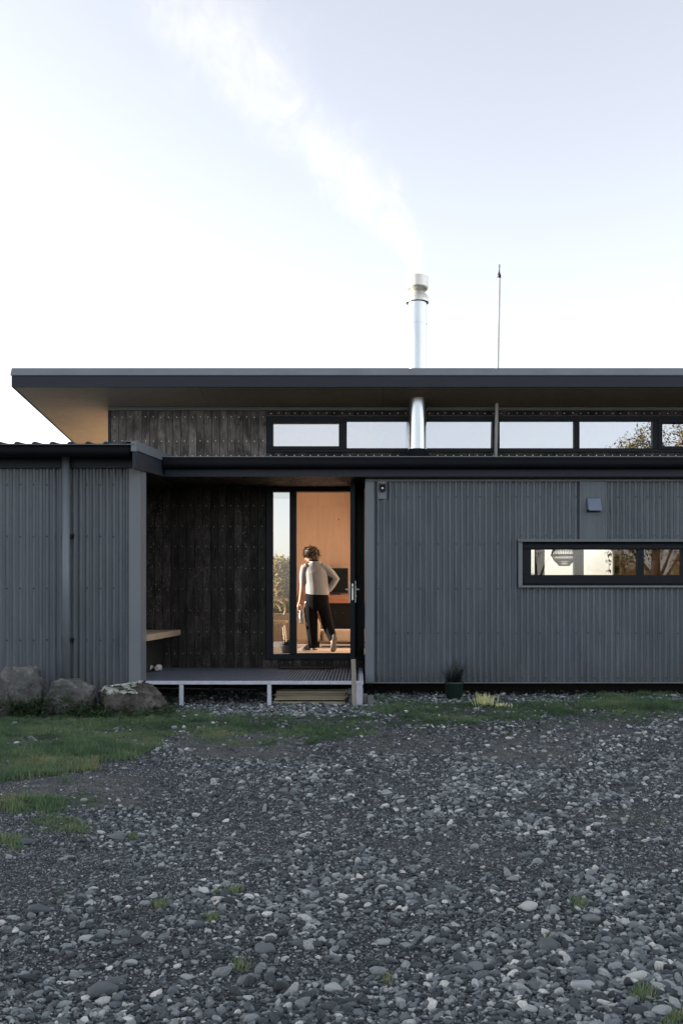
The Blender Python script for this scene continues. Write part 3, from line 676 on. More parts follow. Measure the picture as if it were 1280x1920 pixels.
# --- inside and back of the house
FZ = CZ-.726
fl_ = MB(); fl_.box((-3.4, YD+.165, FZ-.28), (8, 17.35, FZ)); fl_.box((XR0+.1, YR+.185, FZ-.27), (8, YD+.163, FZ-.001)); fl_.build('floor', M['int_floor'], house)
B('added_subfloor_screen', (-3.3, YD+.17, 0.0), (8, YD+.25, FZ-.285), M['void'], house)  # both skirtings are added dark boards hiding the sunlit ground behind
B('added_subfloor_screen', (XR0+.02, YR+.55, -.05), (8, YR+.6, .17), M['void'], house)
B('end_wall', (7.7, YR+.2, FZ), (7.8, 17.3, 3.4), M['ply'], house)
YP = 16.7; px0, px1 = -1.15, 1.6
part = B('partition_wall', (px0+.01, YP+.014, FZ), (px1, YP+.09, zs(YP+.09)-.02), M['ply'], house)
zj = Z(949, YP)
pm = {}
for (za, zb) in ((FZ+.01, zj-.0015), (zj+.0015, zs(YP)-.02)):
    for k in range(3):
        a = px0+k*.9; b = min(px1, a+.9); B('plywood_panel', (a+.001, YP, za), (b-.001, YP+.013, zb), M['ply'], part)
B('added_bounce_wall', (.30, YD+.18, FZ+.001), (.38, 16.12, zs(16.12)-.015), M['ply'], house)  # added unseen wall that catches sun and bounces it onto the partition
# rear wall: posts, header, glazing
rwl = MB(); YW = 17.25
rwl.box((-3.46, YW, FZ), (-3.3, YW+.12, 3.35)); rwl.box((-1.0, YW, 2.75), (8, YW+.12, 3.35)); rwl.box((-1.0, YW, FZ), (3.0, YW+.12, 2.749)); rwl.box((X(1163,YW), YW, FZ), (8, YW+.12, 2.749))
rwl = rwl.build('rear_wall', M['ply'], house)
for a, b in ((X(1075,YW), X(1093,YW)), (X(1150,YW), X(1160,YW))): B('window_post', (a, YW-.02, FZ+.001), (b, YW+.10, 2.748), M['frame'], rwl)
B('window_post', (-1.05, YW-.02, FZ+.001), (-1.001, YW+.10, 2.748), M['frame'], rwl)
mm = MB(); mm.box((3.0, YW+.05, FZ), (X(1163,YW), YW+.056, 2.748)); mm.build('rear_pane', M['glass'], rwl)
mm = MB(); mm.box((XU+.02, 13.3, 3.25), (XU+.1, YW-.002, 3.45)); mm.box((XU+.02, 13.3, FZ-.3), (XU+.1, YW-.002, FZ)); mm.box((XU+.02, 13.3, FZ+.001), (XU+.1, 13.7, 3.249)); mm.build('gable_wall', M['ply'], house)
mm = MB(); mm.box((XU+.3, YD+.161, FZ+.001), (X(499,YD), YD+.175, 3.75)); mm.box((X(500,YD), YD+.161, 2.90), (7.6, YD+.175, Z(850,YD))); mm.box((XR0, YR+.181, FZ+.001), (XW0+.04, YR+.195, WT)); mm.box((XW0+.041, YR+.181, FZ+.001), (XW1, YR+.195, ZW0)); mm.build('interior_lining', M['ply'], house)
B('terrace', (-6, YW+.13, .2), (8, 23, FZ-.03), M['terrace']).__setitem__('kind', 'structure')

# ================================================================== DECK IN THE PORCH
dk = tag(empty('deck', (-1.2, YL, 0)), 'raised grey grating deck on pale galvanised legs in front of the open door', 'deck')
DZ = Z(1277, YL); dx0, dx1 = -3.22, X(681, YL)
mm = MB(); xq = dx0+.01
while xq < dx1-.03: mm.box((xq, YL+.055, DZ-.030), (xq+.026, YD-.03, DZ-.002)); xq += .040
for yq in (YL+.06, YL+.8, YL+1.6, YD-.06): mm.box((dx0+.01, yq, DZ-.045), (dx1-.02, yq+.03, DZ-.031))
mm.build('grating', M['grating'], dk)
mm = MB(); zl = Z(1283.5, YL)
mm.box((X(273,YL), YL, zl), (dx1, YL+.05, DZ)); mm.build('edge_rail', M['galv'], dk, .003)
mm = MB(); mm.box((dx1-.05+.001, YL+.051, zl), (dx1, YD-.08, DZ)); mm.build('side_rail', M['galv'], dk, .003)
for q0, q1, b_ in ((336,343.5,1326),(501,508.5,1329),(668,679.5,1326)): B('leg', (X(q0,YL), YL+.002, -.02), (X(q1,YL), YL+.045, zl-.001), M['galv'], dk, .003)
for q0 in (345, 512, 660): B('rear_leg', (X(q0,YL)+.1, YL+1.2, -.02), (X(q0,YL)+.14, YL+1.24, zl-.001), M['void'], dk)
# bench in the porch niche
bn = tag(empty('porch_bench', (-2.85, 12, DZ)), 'thick pale timber bench seat built into the left niche of the porch', 'bench')
xbn = -2.455
bzt = Z(1180.5, YD)
B('seat', (-3.25, YL+.20, bzt-.075), (xbn, YD-.03, bzt), M['bench'], bn, .004)
B('base', (-3.25, YL+.22, DZ+.002), (xbn-.25, YD-.04, bzt-.076), M['void'], bn)
sh = tag(empty('trainers', (X(283,12.4), 12.4, DZ)), 'pale shoes left on the deck beneath the porch bench', 'shoes')
for k, dx in enumerate((0, .11)):
    mm = MB(); bx = X(279,12.3)+dx; mm.loft([((bx, 12.28, DZ+.04), .03, .028), ((bx, 12.33, DZ+.05), .042, .042), ((bx, 12.42, DZ+.045), .04, .036), ((bx, 12.50, DZ+.035), .043, .026), ((bx, 12.54, DZ+.03), .03, .018)], 12); mm.build('shoe', M['pebble_shoe'], sh)
# door mat
tag(B('door_mat', (X(521,12.6), 12.70, DZ+.0), (X(626,12.7), 12.98, DZ+.022), M['mat'], None, .006), 'thin black door mat on the deck below the doorway', 'door mat')

# ================================================================== FIXTURES
# antenna mast
an = tag(empty('antenna_mast', (X(928,12.95), 12.95, Z(857,12.95)-.1)), 'thin pale antenna mast with dark whip tip rising through the eave beside the flue', 'antenna')
pA = P(928.5, 866, 12.95); pB = P(935, 520, 12.95)
mm = MB(); mm.tube([pA, pB], .0235, 12); mm.build('mast', M['mast'], an)
mm = MB(); d = (pB-pA).normalized(); mm.tube([pB+d*-.01, pB+d*.03, pB+d*.07, pB+d*.078], [.027,.027,.011,.008], 12); mm.build('collar', M['darkplastic'], an)
mm = MB(); mm.tube([pB+d*.075, P(936, 496, 12.95)], .0075, 8); mm.build('whip', M['darkplastic'], an)
# security sensor light
sl_ = tag(empty('sensor_light', (X(716,YR), YR-.02, Z(920,YR))), 'small black security light on a grey plate beside the open door', 'security light')
B('mounting_plate', (X(708,YR), YR-.030, Z(936,YR)), (X(724,YR), YR-.019, Z(898.5,YR)), M['flashing'], sl_, .002)
mm = MB(); cx_, cz_ = X(716.5,YR), Z(916,YR); ring = []
mm.lathe([(.0,0),(.044,0),(.048,.01),(.048,.05),(.040,.056),(.036,.03),(.0,.026)], 0, 0, 20)
hv = MB(); hv.add([(cx_+x, YR-.032-z, cz_+y) for x, y, z in mm.v], mm.f, True)
hv.build('lamp_housing', M['darkplastic'], sl_)
mm = MB(); mm.blob((cx_, YR-.062, cz_-.004), (.018,.012,.018), 2); mm.build('lens', M['white_metal'], sl_)
mm = MB(); mm.box((cx_-.046, YR-.10, cz_+.034), (cx_-.022, YR-.04, cz_+.056)); mm.box((cx_+.022, YR-.10, cz_+.034), (cx_+.046, YR-.04, cz_+.056)); mm.build('bracket', M['darkplastic'], sl_, .004)
# hooded vent
vn = tag(empty('wall_vent', (X(1110,YR), YR-.02, Z(958,YR))), 'blue grey hooded wall vent on the flat panel above the long window', 'vent')
a, b = X(1098.5,YR), X(1123,YR); zt_, zb2 = Z(935,YR), Z(956,YR)
mm = MB(); mm.prism([(YR-.021, zt_), (YR-.05, zt_), (YR-.13, zb2), (YR-.13, zb2-.022), (YR-.122, zb2-.022), (YR-.122, zb2-.004), (YR-.021, zb2-.004)], a, b); mm.build('hood', M['vent'], vn, .003)
B('back_plate', (a-.006, YR-.028, Z(961,YR)), (b+.004, YR-.0205, zt_+.008), M['fascia'], vn, .002)

# ================================================================== THINGS INSIDE
tv = tag(empty('television', (X(633,YP), YP-.15, Z(1115,16.5))), 'switched off black flat television standing on the timber shelf indoors', 'television')
yt = 16.45; B('casing', (X(606,yt), yt, Z(1113,yt)), (X(652.5,yt), yt+.05, Z(1065,yt)), M['darkplastic'], tv, .004); B('screen', (X(607,yt)+.01, yt-.004, Z(1112,yt)+.015), (X(652.5,yt)-.013, yt-.0005, Z(1065,yt)-.013), M['screen'], tv)
B('stand', (X(622,yt), yt-.05, Z(1115.6,yt)), (X(638,yt), yt+.1, Z(1113.2,yt)), M['darkplastic'], tv)
cs = tag(empty('media_bench', (X(620,16.4), 16.4, FZ)), 'reddish timber bench top over black drawers against the plywood wall', 'sideboard')
B('top', (X(548,16.2), 16.15, Z(1131,16.2)), (1.4, YP-.003, Z(1115.5,16.2)), M['redwood'], cs, .004)
B('cabinet', (X(604,16.2), 16.2, Z(1190,16.2)), (1.3, YP-.01, Z(1131.3,16.2)), M['cabinet'], cs, .004)
for k in range(3): B('knob', (X(628+k*14,16.2), 16.185, Z(1150,16.2)), (X(630+k*14,16.2), 16.198, Z(1148,16.2)), M['darkplastic'], cs)
so = tag(empty('sofa', (-.9, 15.3, FZ)), 'low beige upholstered sofa standing behind the walking person', 'sofa')
ys = 15.2
def cushion(name, a, b): 
    o = B(name, a, b, M['sofa'], so, .045); o.modifiers['bevel'].segments = 4; 
    for p_ in o.data.polygons: p_.use_smooth = True
    return o
cushion('backrest', (X(470,ys), ys, Z(1203,ys)), (X(600,ys), ys+.22, Z(1150,ys)))
cushion('seat', (X(520,ys), ys+.225, Z(1204,ys)), (X(700,ys), ys+.85, Z(1182,ys)))
cushion('armrest', (X(604,ys), ys, Z(1204,ys)), (X(705,ys), ys+.22, Z(1181,ys)))
for px_ in (476, 594, 690): B('leg', (X(px_,ys), ys+.04, FZ), (X(px_,ys)+.04, ys+.08, Z(1203.5,ys)), M['cabinet'], so)
rc = tag(empty('cane_chair', (X(512,14.3), 14.3, FZ)), 'round backed cane chair inside beside the tall sidelight', 'chair')
def chair_ring(cz, r, y, cx, a0=0, a1=2*PI, n=18): return [(cx+r*math.cos(a0+(a1-a0)*i/n), y, cz+r*.85*math.sin(a0+(a1-a0)*i/n)) for i in range(n+1)]
ccx = X(510, 14.3)
mm = MB(); mm.tube(chair_ring(FZ+.62, .22, 14.05, ccx, -.4, PI+.4), .016, 8); mm.tube(chair_ring(FZ+.60, .15, 14.06, ccx, 0, PI), .011, 8); mm.build('backrest', M['rattan'], rc)
mm = MB(); mm.lathe([(0,FZ+.46),(.24,FZ+.46),(.25,FZ+.44),(.24,FZ+.42),(0,FZ+.42)], ccx, 14.25, 20); mm.build('seat', M['rattan'], rc)
for sx, sy in ((-1,-1),(1,-1),(-1,1),(1,1)):
    mm = MB(); mm.tube([(ccx+sx*.18, 14.25+sy*.17, FZ+.42), (ccx+sx*.23, 14.25+sy*.22, FZ)], .014, 8); mm.build('leg', M['rattan'], rc)
def leaf(mm, p, d, L, W, curl=.2, up=Vector((0,0,1))):
    d = d.normalized(); s = d.cross(up)
    if s.length < .05: s = Vector((1,0,0))
    s.normalize(); nn = s.cross(d)
    q = [p, p+d*L*.45+s*W/2+nn*curl*L*.2, p+d*L-nn*curl*L*.3, p+d*L*.45-s*W/2+nn*curl*L*.2]
    mm.add(q, [(0,1,2,3)], True)
hp = tag(empty('potted_plant', (X(536,13.6), 13.6, FZ)), 'dark leafy potted plant low behind the sidelight glass', 'potted plant')
mm = MB(); hx = X(538,13.6); mm.lathe([(0,FZ),(.07,FZ),(.09,FZ+.11),(.095,FZ+.12),(.08,FZ+.12),(0,FZ+.1)], hx, 13.62, 18); mm.build('pot', M['darkplastic'], hp)
mm = MB()
for i in range(60):
    a = R.uniform(0, 2*PI); e = R.uniform(.1, 1.2); leaf(mm, Vector((hx, 13.62, FZ+.1)), Vector((math.cos(a)*math.cos(e), math.sin(a)*math.cos(e), math.sin(e)*.7)), R.uniform(.09,.17), .035, .5)
mm.build('foliage', M['darkleaf'], hp, recalc=False)
# pendant lamp
pl = tag(empty('pendant_lamp', (X(1057,15), 15, 2.2)), 'woven rattan pendant lampshade hanging behind the left pane of the long window', 'pendant lamp')
lx, ly = X(1057,15), 15.0
prof = [(X(1036.5+0,15)-lx, 0)]
prof = [(.10, Z(1005,ly)), (.17, Z(1022,ly)), (.205, Z(1041,ly)), (.165, Z(1050,ly)), (.085, Z(1060,ly))]
mm = MB()
for k in range(44):
    t0 = 2*PI*k/44; tw = .12
    pts_ = [(lx+abs(r)*math.cos(t0+tw*i), ly+abs(r)*math.sin(t0+tw*i), z) for i, (r, z) in enumerate(prof)]
    mm.tube(pts_, .003, 4)
    pts_ = [(lx+abs(r)*math.cos(t0-tw*i), ly+abs(r)*math.sin(t0-tw*i), z) for i, (r, z) in enumerate(prof)]
    mm.tube(pts_, .003, 4)
mm.build('shade', M['rattan'], pl)
mm = MB()
for r, z in prof: mm.tube([(lx+r*math.cos(2*PI*i/28), ly+r*math.sin(2*PI*i/28), z) for i in range(29)], .008, 6)
mm.build('shade_hoop', M['rattan'], pl)
mm = MB(); mm.tube([(lx, ly, Z(1005,ly)), (lx, ly, zs(ly)-.01)], .004, 6); mm.build('cord', M['darkplastic'], pl)
# curtain
mm = MB(); n = 22; ca, cb = X(1001.5,17.1), X(1019,17.1)
vv_ = []
for i in range(n+1):
    x_ = ca+(cb-ca)*i/n; y_ = 17.08+.03*math.sin(i*1.9); vv_ += [(x_, y_, FZ+.03), (x_, y_, 2.72)]
mm.add(vv_, [(2*i, 2*i+2, 2*i+3, 2*i+1) for i in range(n)], True)
cu = mm.build('curtain', M['curtain'], recalc=False); sm_ = cu.modifiers.new('thick', 'SOLIDIFY'); sm_.thickness = .004
tag(cu, 'narrow olive curtain drawn aside at the left of the long window', 'curtain')
# hanging plant
hg = tag(empty('hanging_plant', (X(1175,14), 14, 2.5)), 'trailing hanging plant with narrow leaves behind the right of the long window', 'hanging plant')
mm = MB(); hgx = X(1185,14); mm.lathe([(0,2.2),(.09,2.2),(.13,2.36),(.135,2.37),(.12,2.37),(0,2.33)], hgx, 14, 18); mm.build('pot', M['darkplastic'], hg)
mm = MB(); ml = MB()
for i in range(26):
    a = R.uniform(0, 2*PI); L = R.uniform(.35,.85); rr = R.uniform(.12,.42)
    p_ = Vector((hgx, 14, 2.36)); pts_ = []
    for k in range(9):
        u = k/8; q_ = p_+Vector((math.cos(a)*rr*min(1,u*2), math.sin(a)*rr*min(1,u*2), .06*math.sin(u*3.)-L*max(0,u-.15))); pts_.append(q_)
        if k > 1:
            for _ in range(5):
                aa = R.uniform(0,2*PI); leaf(ml, q_+Vector((R.uniform(-.02,.02),R.uniform(-.02,.02),R.uniform(-.04,.04))), Vector((math.cos(aa)*.7, math.sin(aa)*.7, -R.uniform(.2,1))), R.uniform(.06,.11), R.uniform(.018,.03), .4)
    mm.tube(pts_, .003, 4)
mm.build('stem', M['bark'], hg); ml.build('foliage', M['house_leaf'], hg, recalc=False)
mm = MB(); mm.tube([(hgx, 14, 2.36), (hgx, 14, zs(14)-.01)], .003, 5); mm.build('cord', M['darkplastic'], hg)

# ================================================================== PERSON
pe = tag(empty('person', (X(583,14), 14, FZ)), 'person with short brown hair in grey sweater and black trousers walking indoors', 'person')
def pp(px, py, dy=0): 
    return Vector(((px-672)*14/F, 14+dy, CZ-(py-1130)*14/F))
def remeshed(mm, name, mat, parent, vox=.008, smooth=4):
    m_ = mm.mesh(name); o = bpy.data.objects.new(name, m_); C.objects.link(o)
    r_ = o.modifiers.new('r', 'REMESH'); r_.mode = 'VOXEL'; r_.voxel_size = vox; r_.use_smooth_shade = True
    s_ = o.modifiers.new('s', 'SMOOTH'); s_.iterations = smooth; s_.factor = .5
    dg = bpy.context.evaluated_depsgraph_get(); dg.update()
    m2 = bpy.data.meshes.new_from_object(o.evaluated_get(dg)); m2.name = name
    bpy.data.objects.remove(o); m2.materials.clear(); m2.materials.append(mat)
    m2.polygons.foreach_set('use_smooth', [True]*len(m2.polygons))
    return link(name, m2, parent)
u = 14/F
bd = MB()
# torso, neck, head (turned to the left and bowed)
bd.loft([(pp(588,1132), .13,.10), (pp(590,1110), .13,.095), (pp(591,1085), .135,.09), (pp(590,1066), .15,.09), (pp(590,1057), .10,.07), (pp(588,1052), .055,.055), (pp(585,1044,.01), .05,.055)], 16)
bd.blob(pp(582.5,1041,.02), (.078,.092,.105), 3)
bd.blob(pp(577,1047,.045), (.05,.05,.045), 2)                       # jaw
bd.loft([(pp(574,1037,.06), .012,.014), (pp(569.5,1042.5,.075), .014,.014), (pp(572,1044,.07), .012,.012)], 8)   # nose
for e in ((573,1037.5,.075),(571.5,1037.5,.045)): bd.blob(pp(*e), .012, 1)
bd.blob(pp(588,1042,-.015), (.014,.02,.03), 1)                       # ear
# left arm bare below the sleeve, hand with fingers
bd.loft([(pp(571,1060), .05,.05), (pp(567,1085,.0), .042,.042), (pp(567,1097,.01), .038,.038), (pp(565,1113,.03), .032,.032), (pp(562,1129,.05), .024,.022)], 12)
bd.loft([(pp(562,1128,.05), .024,.018), (pp(561,1134,.055), .034,.018), (pp(560.5,1139,.058), .033,.017)], 10)
# right arm to hip
bd.loft([(pp(608,1062), .05,.05), (pp(621,1075,-.01), .042,.042), (pp(631,1085,-.02), .036,.036), (pp(622,1098,.0), .032,.032), (pp(614,1110,.03), .024,.022)], 12)
bd.loft([(pp(614,1110,.03), .024,.02), (pp(612,1116,.035), .034,.02), (pp(611.5,1120,.04), .032,.018)], 10)
# legs
bd.loft([(pp(580,1128), .085,.085), (pp(580,1165), .06,.065), (pp(585,1180), .05,.055), (pp(587,1212), .034,.038), (pp(586,1219), .034,.04)], 12)
bd.loft([(pp(597,1128), .085,.085), (pp(605,1160,-.02), .062,.065), (pp(610,1172,-.03), .052,.052), (pp(623,1200,-.14), .034,.038), (pp(626,1204,-.16), .03,.035)], 12)
body = remeshed(bd, 'body', M['skin'], pe, .008, 3)
# fingers joined to the body mesh
fg = MB()
for k in range(4):
    b0 = pp(558.6+k*1.25, 1138.5, .05+.006*k); L = (.062,.072,.07,.055)[k]
    fg.tube([b0, b0+Vector((.004*k-.004,.010,-L*.45)), b0+Vector((.004*k-.002,.030,-L*.8)), b0+Vector((.003*k,.044,-L*.82))], [.0092,.0088,.008,.006], 8)
fg.tube([pp(562,1133,.04), pp(564.5,1137,.035), pp(564.5,1141,.045)], [.011,.010,.007], 8)
for k in range(4):
    b0 = pp(609.5+k*1.2, 1119, .035+.006*k); L = (.06,.07,.068,.054)[k]
    fg.tube([b0, b0+Vector((.002,.012,-L*.4)), b0+Vector((-.004,.034,-L*.7)), b0+Vector((-.008,.05,-L*.7))], [.0092,.0088,.008,.006], 8)
fg.tube([pp(612.5,1113,.02), pp(614.5,1117,.012), pp(613,1121,.015)], [.011,.010,.007], 8)
bm = bmesh.new(); bm.from_mesh(body.data); bm.from_mesh(fg.mesh('fingers')); bm.to_mesh(body.data); bm.free()
body.data.polygons.foreach_set('use_smooth', [True]*len(body.data.polygons))
# sweater
sw = MB()
sw.loft([(pp(595,1115.5), .168,.13), (pp(595,1108), .174,.135), (pp(593.5,1092), .166,.125), (pp(592,1075), .170,.125), (pp(589,1064,.02), .166,.115), (pp(590,1057.5), .12,.085), (pp(588.5,1052.5), .068,.068)], 20)
sw.loft([(pp(577,1062), .065,.07), (pp(570.5,1067), .064,.066), (pp(568.5,1080), .058,.06), (pp(568,1094,.005), .052,.054)], 14)
sw.loft([(pp(602,1062), .065,.07), (pp(611,1066), .064,.066), (pp(622,1076,-.01), .056,.056), (pp(630.5,1085.5,-.02), .051,.05), (pp(623,1097,.0), .046,.046), (pp(616,1107,.025), .038,.038)], 14)
remeshed(sw, 'sweater', M['sweater'], pe, .008, 3)
mm = MB(); mm.tube([pp(588.5,1052,0)+Vector((.07*math.cos(2*PI*i/24), .07*math.sin(2*PI*i/24), .004)) for i in range(25)], .008, 6); mm.build('neckband', M['trousers'], pe)
# trousers
tr = MB()
tr.loft([(pp(594,1112), .165,.12), (pp(594,1122), .176,.14), (pp(594,1134), .176,.14), (pp(594,1144), .15,.12)], 20)
tr.loft([(pp(584,1130), .105,.115), (pp(582.5,1150), .100,.105), (pp(584,1170), .092,.095), (pp(586,1195), .078,.08), (pp(587,1215), .074,.08)], 14)
tr.loft([(pp(603,1130), .108,.115), (pp(609,1155,-.01), .098,.1), (pp(615,1173,-.03), .086,.088), (pp(622,1192,-.10), .070,.072), (pp(625.5,1200,-.14), .062,.066)], 14)
remeshed(tr, 'trousers', M['trousers'], pe, .009, 3)
def shoe(ank, toe, sole_n, name):
    ank = Vector(ank); toe = Vector(toe); d = (toe-ank); L = d.length; d.normalize(); sn = Vector(sole_n).normalized(); sn = (sn-d*sn.dot(d)).normalized()
    mm = MB(); mm.loft([(ank-d*.055-sn*.02, .02,.025), (ank-d*.03-sn*.03, .036,.045), (ank+d*.03-sn*.025, .038,.05), (ank+d*L*.55-sn*.005, .043,.035), (ank+d*L*.85+sn*.008, .044,.024), (ank+d*L+sn*.012, .025,.014)], 12, ref=sn)
    o = mm.build(name, M['shoe'], pe)
    ms = MB(); ms.loft([(ank-d*.065+sn*.032, .022,.010), (ank-d*.03+sn*.032, .037,.011), (ank+d*L*.3+sn*.032, .034,.011), (ank+d*L*.7+sn*.034, .047,.011), (ank+d*L*.95+sn*.034, .036,.010), (ank+d*(L+.012)+sn*.03, .014,.008)], 12, ref=sn); ms.build('sole', M['sole'], o)
shoe((pp(586,1219).x, 14.0, FZ+.062), (pp(564,1221).x, 14.08, FZ+.05), (0,0,-1), 'shoe')
shoe(pp(627,1197,-.17), pp(624,1218.5,-.06), (.15,-1,-.35), 'shoe')
# hair: tousled cap with loose strands
hm = MB(); hc = pp(584,1037.5,.012)
hm.blob(hc, (.103,.108,.105), 3)
hm.blob(pp(589,1044,-.02), (.07,.07,.075), 2)
hair_o = remeshed(hm, 'hair', M['hair'], pe, .008, 2)
for v_ in hair_o.data.vertices:
    q_ = v_.co*38; v_.co += (v_.co-(hc-world_mat(pe).translation*0)).normalized()*0 
    v_.co += v_.normal*((.011*mnoise.noise(Vector((q_.x*1.2, q_.y*1.2, q_.z*.7))))+.005*mnoise.noise(q_*2.3))
hs_ = MB()
for i in range(700):
    a = R.uniform(0, 2*PI); e = math.asin(R.uniform(-.55, 1)); dn = Vector((math.cos(a)*math.cos(e), math.sin(a)*math.cos(e), math.sin(e)))
    b0 = hc+Vector((dn.x*.095, dn.y*.10, dn.z*.098)); L = R.uniform(.03,.08); tdir = (dn*.32+Vector((R.uniform(-.7,.4), R.uniform(-.5,.5), R.uniform(-1.1,.1)))).normalized()
    s_ = tdir.cross(dn); s_ = s_.normalized()*.0022 if s_.length > .01 else Vector((.0022,0,0))
    m1 = b0+tdir*L*.6+dn*.006; hs_.add([b0-s_, b0+s_, m1+s_*.8, b0+tdir*L-dn*.004, m1-s_*.8], [(0,1,2,3,4)], True)
hs_.build('hair_strands', M['hair'], pe, recalc=False, kind='stuff')
# wristwatch
mm = MB(); wc = pp(614.5,1109,.027); mm.tube([wc+Vector((.030*math.cos(2*PI*i/16), .028*math.sin(2*PI*i/16), .012*math.cos(2*PI*i/16))) for i in range(17)], .007, 6); mm.build('wristband', M['white_metal'], pe)
# cloth hanging from the left hand
mm = MB(); vv_ = []
for i in range(7):
    for j in range(9):
        x_ = pp(561.5+i*1.0*(.6+j*.09), 0).x; z_ = pp(0, 1136+j*4.2).z; vv_.append((x_+.006*math.sin(j+i*2), 14.06+.014*math.sin(i*2.1+j*.6), z_))
mm.add(vv_, [(i*9+j, (i+1)*9+j, (i+1)*9+j+1, i*9+j+1) for i in range(6) for j in range(8)], True)
cl = mm.build('cloth', M['cloth'], recalc=False); sm_ = cl.modifiers.new('thick', 'SOLIDIFY'); sm_.thickness = .004
tag(cl, 'crumpled white cloth hanging from the left hand of the walking person', 'cloth')

# ================================================================== YARD OBJECTS
# rocks
def rock(name, px, py0, py1, w_px, D, mat, label, seed, sq=(1,1,1), ang=.0, depth=.8, kind=0):
    w = w_px*D/F; zt_ = Z(py0, D); h = zt_+.12; c_ = Vector((X(px, D), D, zt_-h/2))
    bm = bmesh.new(); bmesh.ops.create_icosphere(bm, subdivisions=5, radius=1)
    rr = random.Random(seed); off = Vector((rr.uniform(0,50), rr.uniform(0,50), rr.uniform(0,50)))
    planes = []
    for i in range(9 if kind else 6):
        d_ = Vector((rr.gauss(0,1), rr.gauss(0,1), rr.gauss(0,1))).normalized(); planes.append((d_, rr.uniform(.58,.88)))
    for v_ in bm.verts:
        p_ = v_.co.copy()
        p_ = Vector((math.copysign(abs(p_.x)**.85, p_.x), math.copysign(abs(p_.y)**.85, p_.y), math.copysign(abs(p_.z)**.85, p_.z)))
        for d_, k in planes:
            e = p_.dot(d_)-k
            if e > 0: p_ -= d_*e*(.85 if kind else .6)
        q_ = v_.co*1.5+off
        s_ = 1+.18*mnoise.fractal(q_, 1, 2, 3)+.09*mnoise.fractal(q_*3.2, .8, 2.1, 6)
        v_.co = p_*s_
    xs_ = [v_.co.x for v_ in bm.verts]; zs_ = [v_.co.z for v_ in bm.verts]
    kx = w/(max(xs_)-min(xs_)); kz = h/(max(zs_)-min(zs_)); ox = (max(xs_)+min(xs_))/2; oz = (max(zs_)+min(zs_))/2
    for v_ in bm.verts:
        x_ = (v_.co.x-ox)*kx; z_ = (v_.co.z-oz)*kz
        v_.co = (x_, v_.co.y*w*.5*depth, z_+x_*ang)
    m_ = bpy.data.meshes.new(name); bm.to_mesh(m_); bm.free(); m_.materials.append(mat); m_.polygons.foreach_set('use_smooth', [True]*len(m_.polygons))
    o = link(name, m_); o.location = c_; return tag(o, label, 'rock')
rock('boulder', 38, 1247, 1310, 104, 10.25, M['rock'], 'largest rounded grey boulder against the left wall', 3, depth=.7)
rock('boulder', 131, 1271, 1325, 98, 10.15, M['rock'], 'lumpy grey boulder between the rounded one and the lichen topped one', 8, depth=.7)
rk = rock('boulder', 245, 1279, 1332, 136, 10.2, M['rock_brown'], 'jagged brown boulder with pale lichen on top at the porch corner', 21, depth=.62, kind=1, ang=-.04)
rock('boulder', -4, 1286, 1320, 46, 9.9, M['rock'], 'smaller boulder cut off by the left edge of the photo', 31, depth=.8)
rock('boulder', -120, 1262, 1320, 90, 10.1, M['rock'], 'boulder out beyond the left edge of the view', 35, depth=.8)
# lichen crust on the third rock: a rough skin over its crown
bm = bmesh.new(); bm.from_mesh(rk.data); bm.verts.ensure_lookup_table()
for v_ in bm.verts: v_.tag = False
zmx = max(v_.co.z for v_ in bm.verts); xr_ = max(v_.co.x for v_ in bm.verts)
dele = [f for f in bm.faces if not (f.normal.z > .05 and f.calc_center_median().z > zmx*.42 and -xr_*.92 < f.calc_center_median().x < xr_*.30 and mnoise.noise(f.calc_center_median()*9) > -.35)]
bmesh.ops.delete(bm, geom=dele, context='FACES')
for v_ in bm.verts: v_.co += Vector((0,-.006,.012))+Vector((0,0,1))*.03*max(0, mnoise.noise(v_.co*16)+.3)+.008*Vector((mnoise.noise(v_.co*40),0,mnoise.noise(v_.co*40+Vector((5,5,5)))))
m_ = bpy.data.meshes.new('lichen'); bm.to_mesh(m_); bm.free(); m_.materials.clear(); m_.materials.append(M['lichen']); m_.polygons.foreach_set('use_smooth', [True]*len(m_.polygons))
lo_ = bpy.data.objects.new('lichen', m_); C.objects.link(lo_); lo_.parent = rk; lo_['label'] = 'pale green lichen crust'

# stacked boards under the deck
ybk = 11.05; pk = 0
rows = [(1295.6, 1300.6, 519, 650), (1301.2, 1304.6, 516, 647), (1305.2, 1308.6, 518, 649), (1309.0, 1312.6, 515, 646)]
nth = ['topmost', 'second from top', 'third from top', 'lowest']
for i, (a, b, q0, q1) in enumerate(rows):
    for k in range(2):
        o = B('timber_board', (X(q0,ybk)+R.uniform(-.01,.01), ybk+k*.13, Z(b,ybk)), (X(q1,ybk)+R.uniform(-.02,.02), ybk+.12+k*.13, Z(a,ybk)), M['plank'], None, .002)
        tag(o, f'{nth[i]} pale board in the {"front" if k == 0 else "back"} row of the stack beneath the deck', 'board', 'boards stacked under the deck')
for k, px_ in enumerate((530, 628)):
    tag(B('timber_bearer', (X(px_,ybk), ybk+.01, -.02), (X(px_,ybk)+.09, ybk+.26, Z(1313,ybk)-.001), M['void']), f'dark bearer block under the {"left" if k == 0 else "right"} end of the board stack', 'timber block', 'bearers under the board stack')
tag(B('timber_plank', (X(514,10.98), 10.96, -.015), (X(647,10.98), 11.04, .028), M['plank'], None, .003), 'single brown plank lying on the gravel below the board stack', 'plank')
# stake
sk = MB(); p0_ = P(664.5,1330,10.66); p1_ = P(662,1236,10.66); p0_.z = -.05
sk.bar(p0_, p1_, .052, .028, (0,1,0)); sk = sk.build('timber_stake', M['stake'], None, .004); tag(sk, 'grey weathered timber stake upright at the right end of the deck', 'stake')
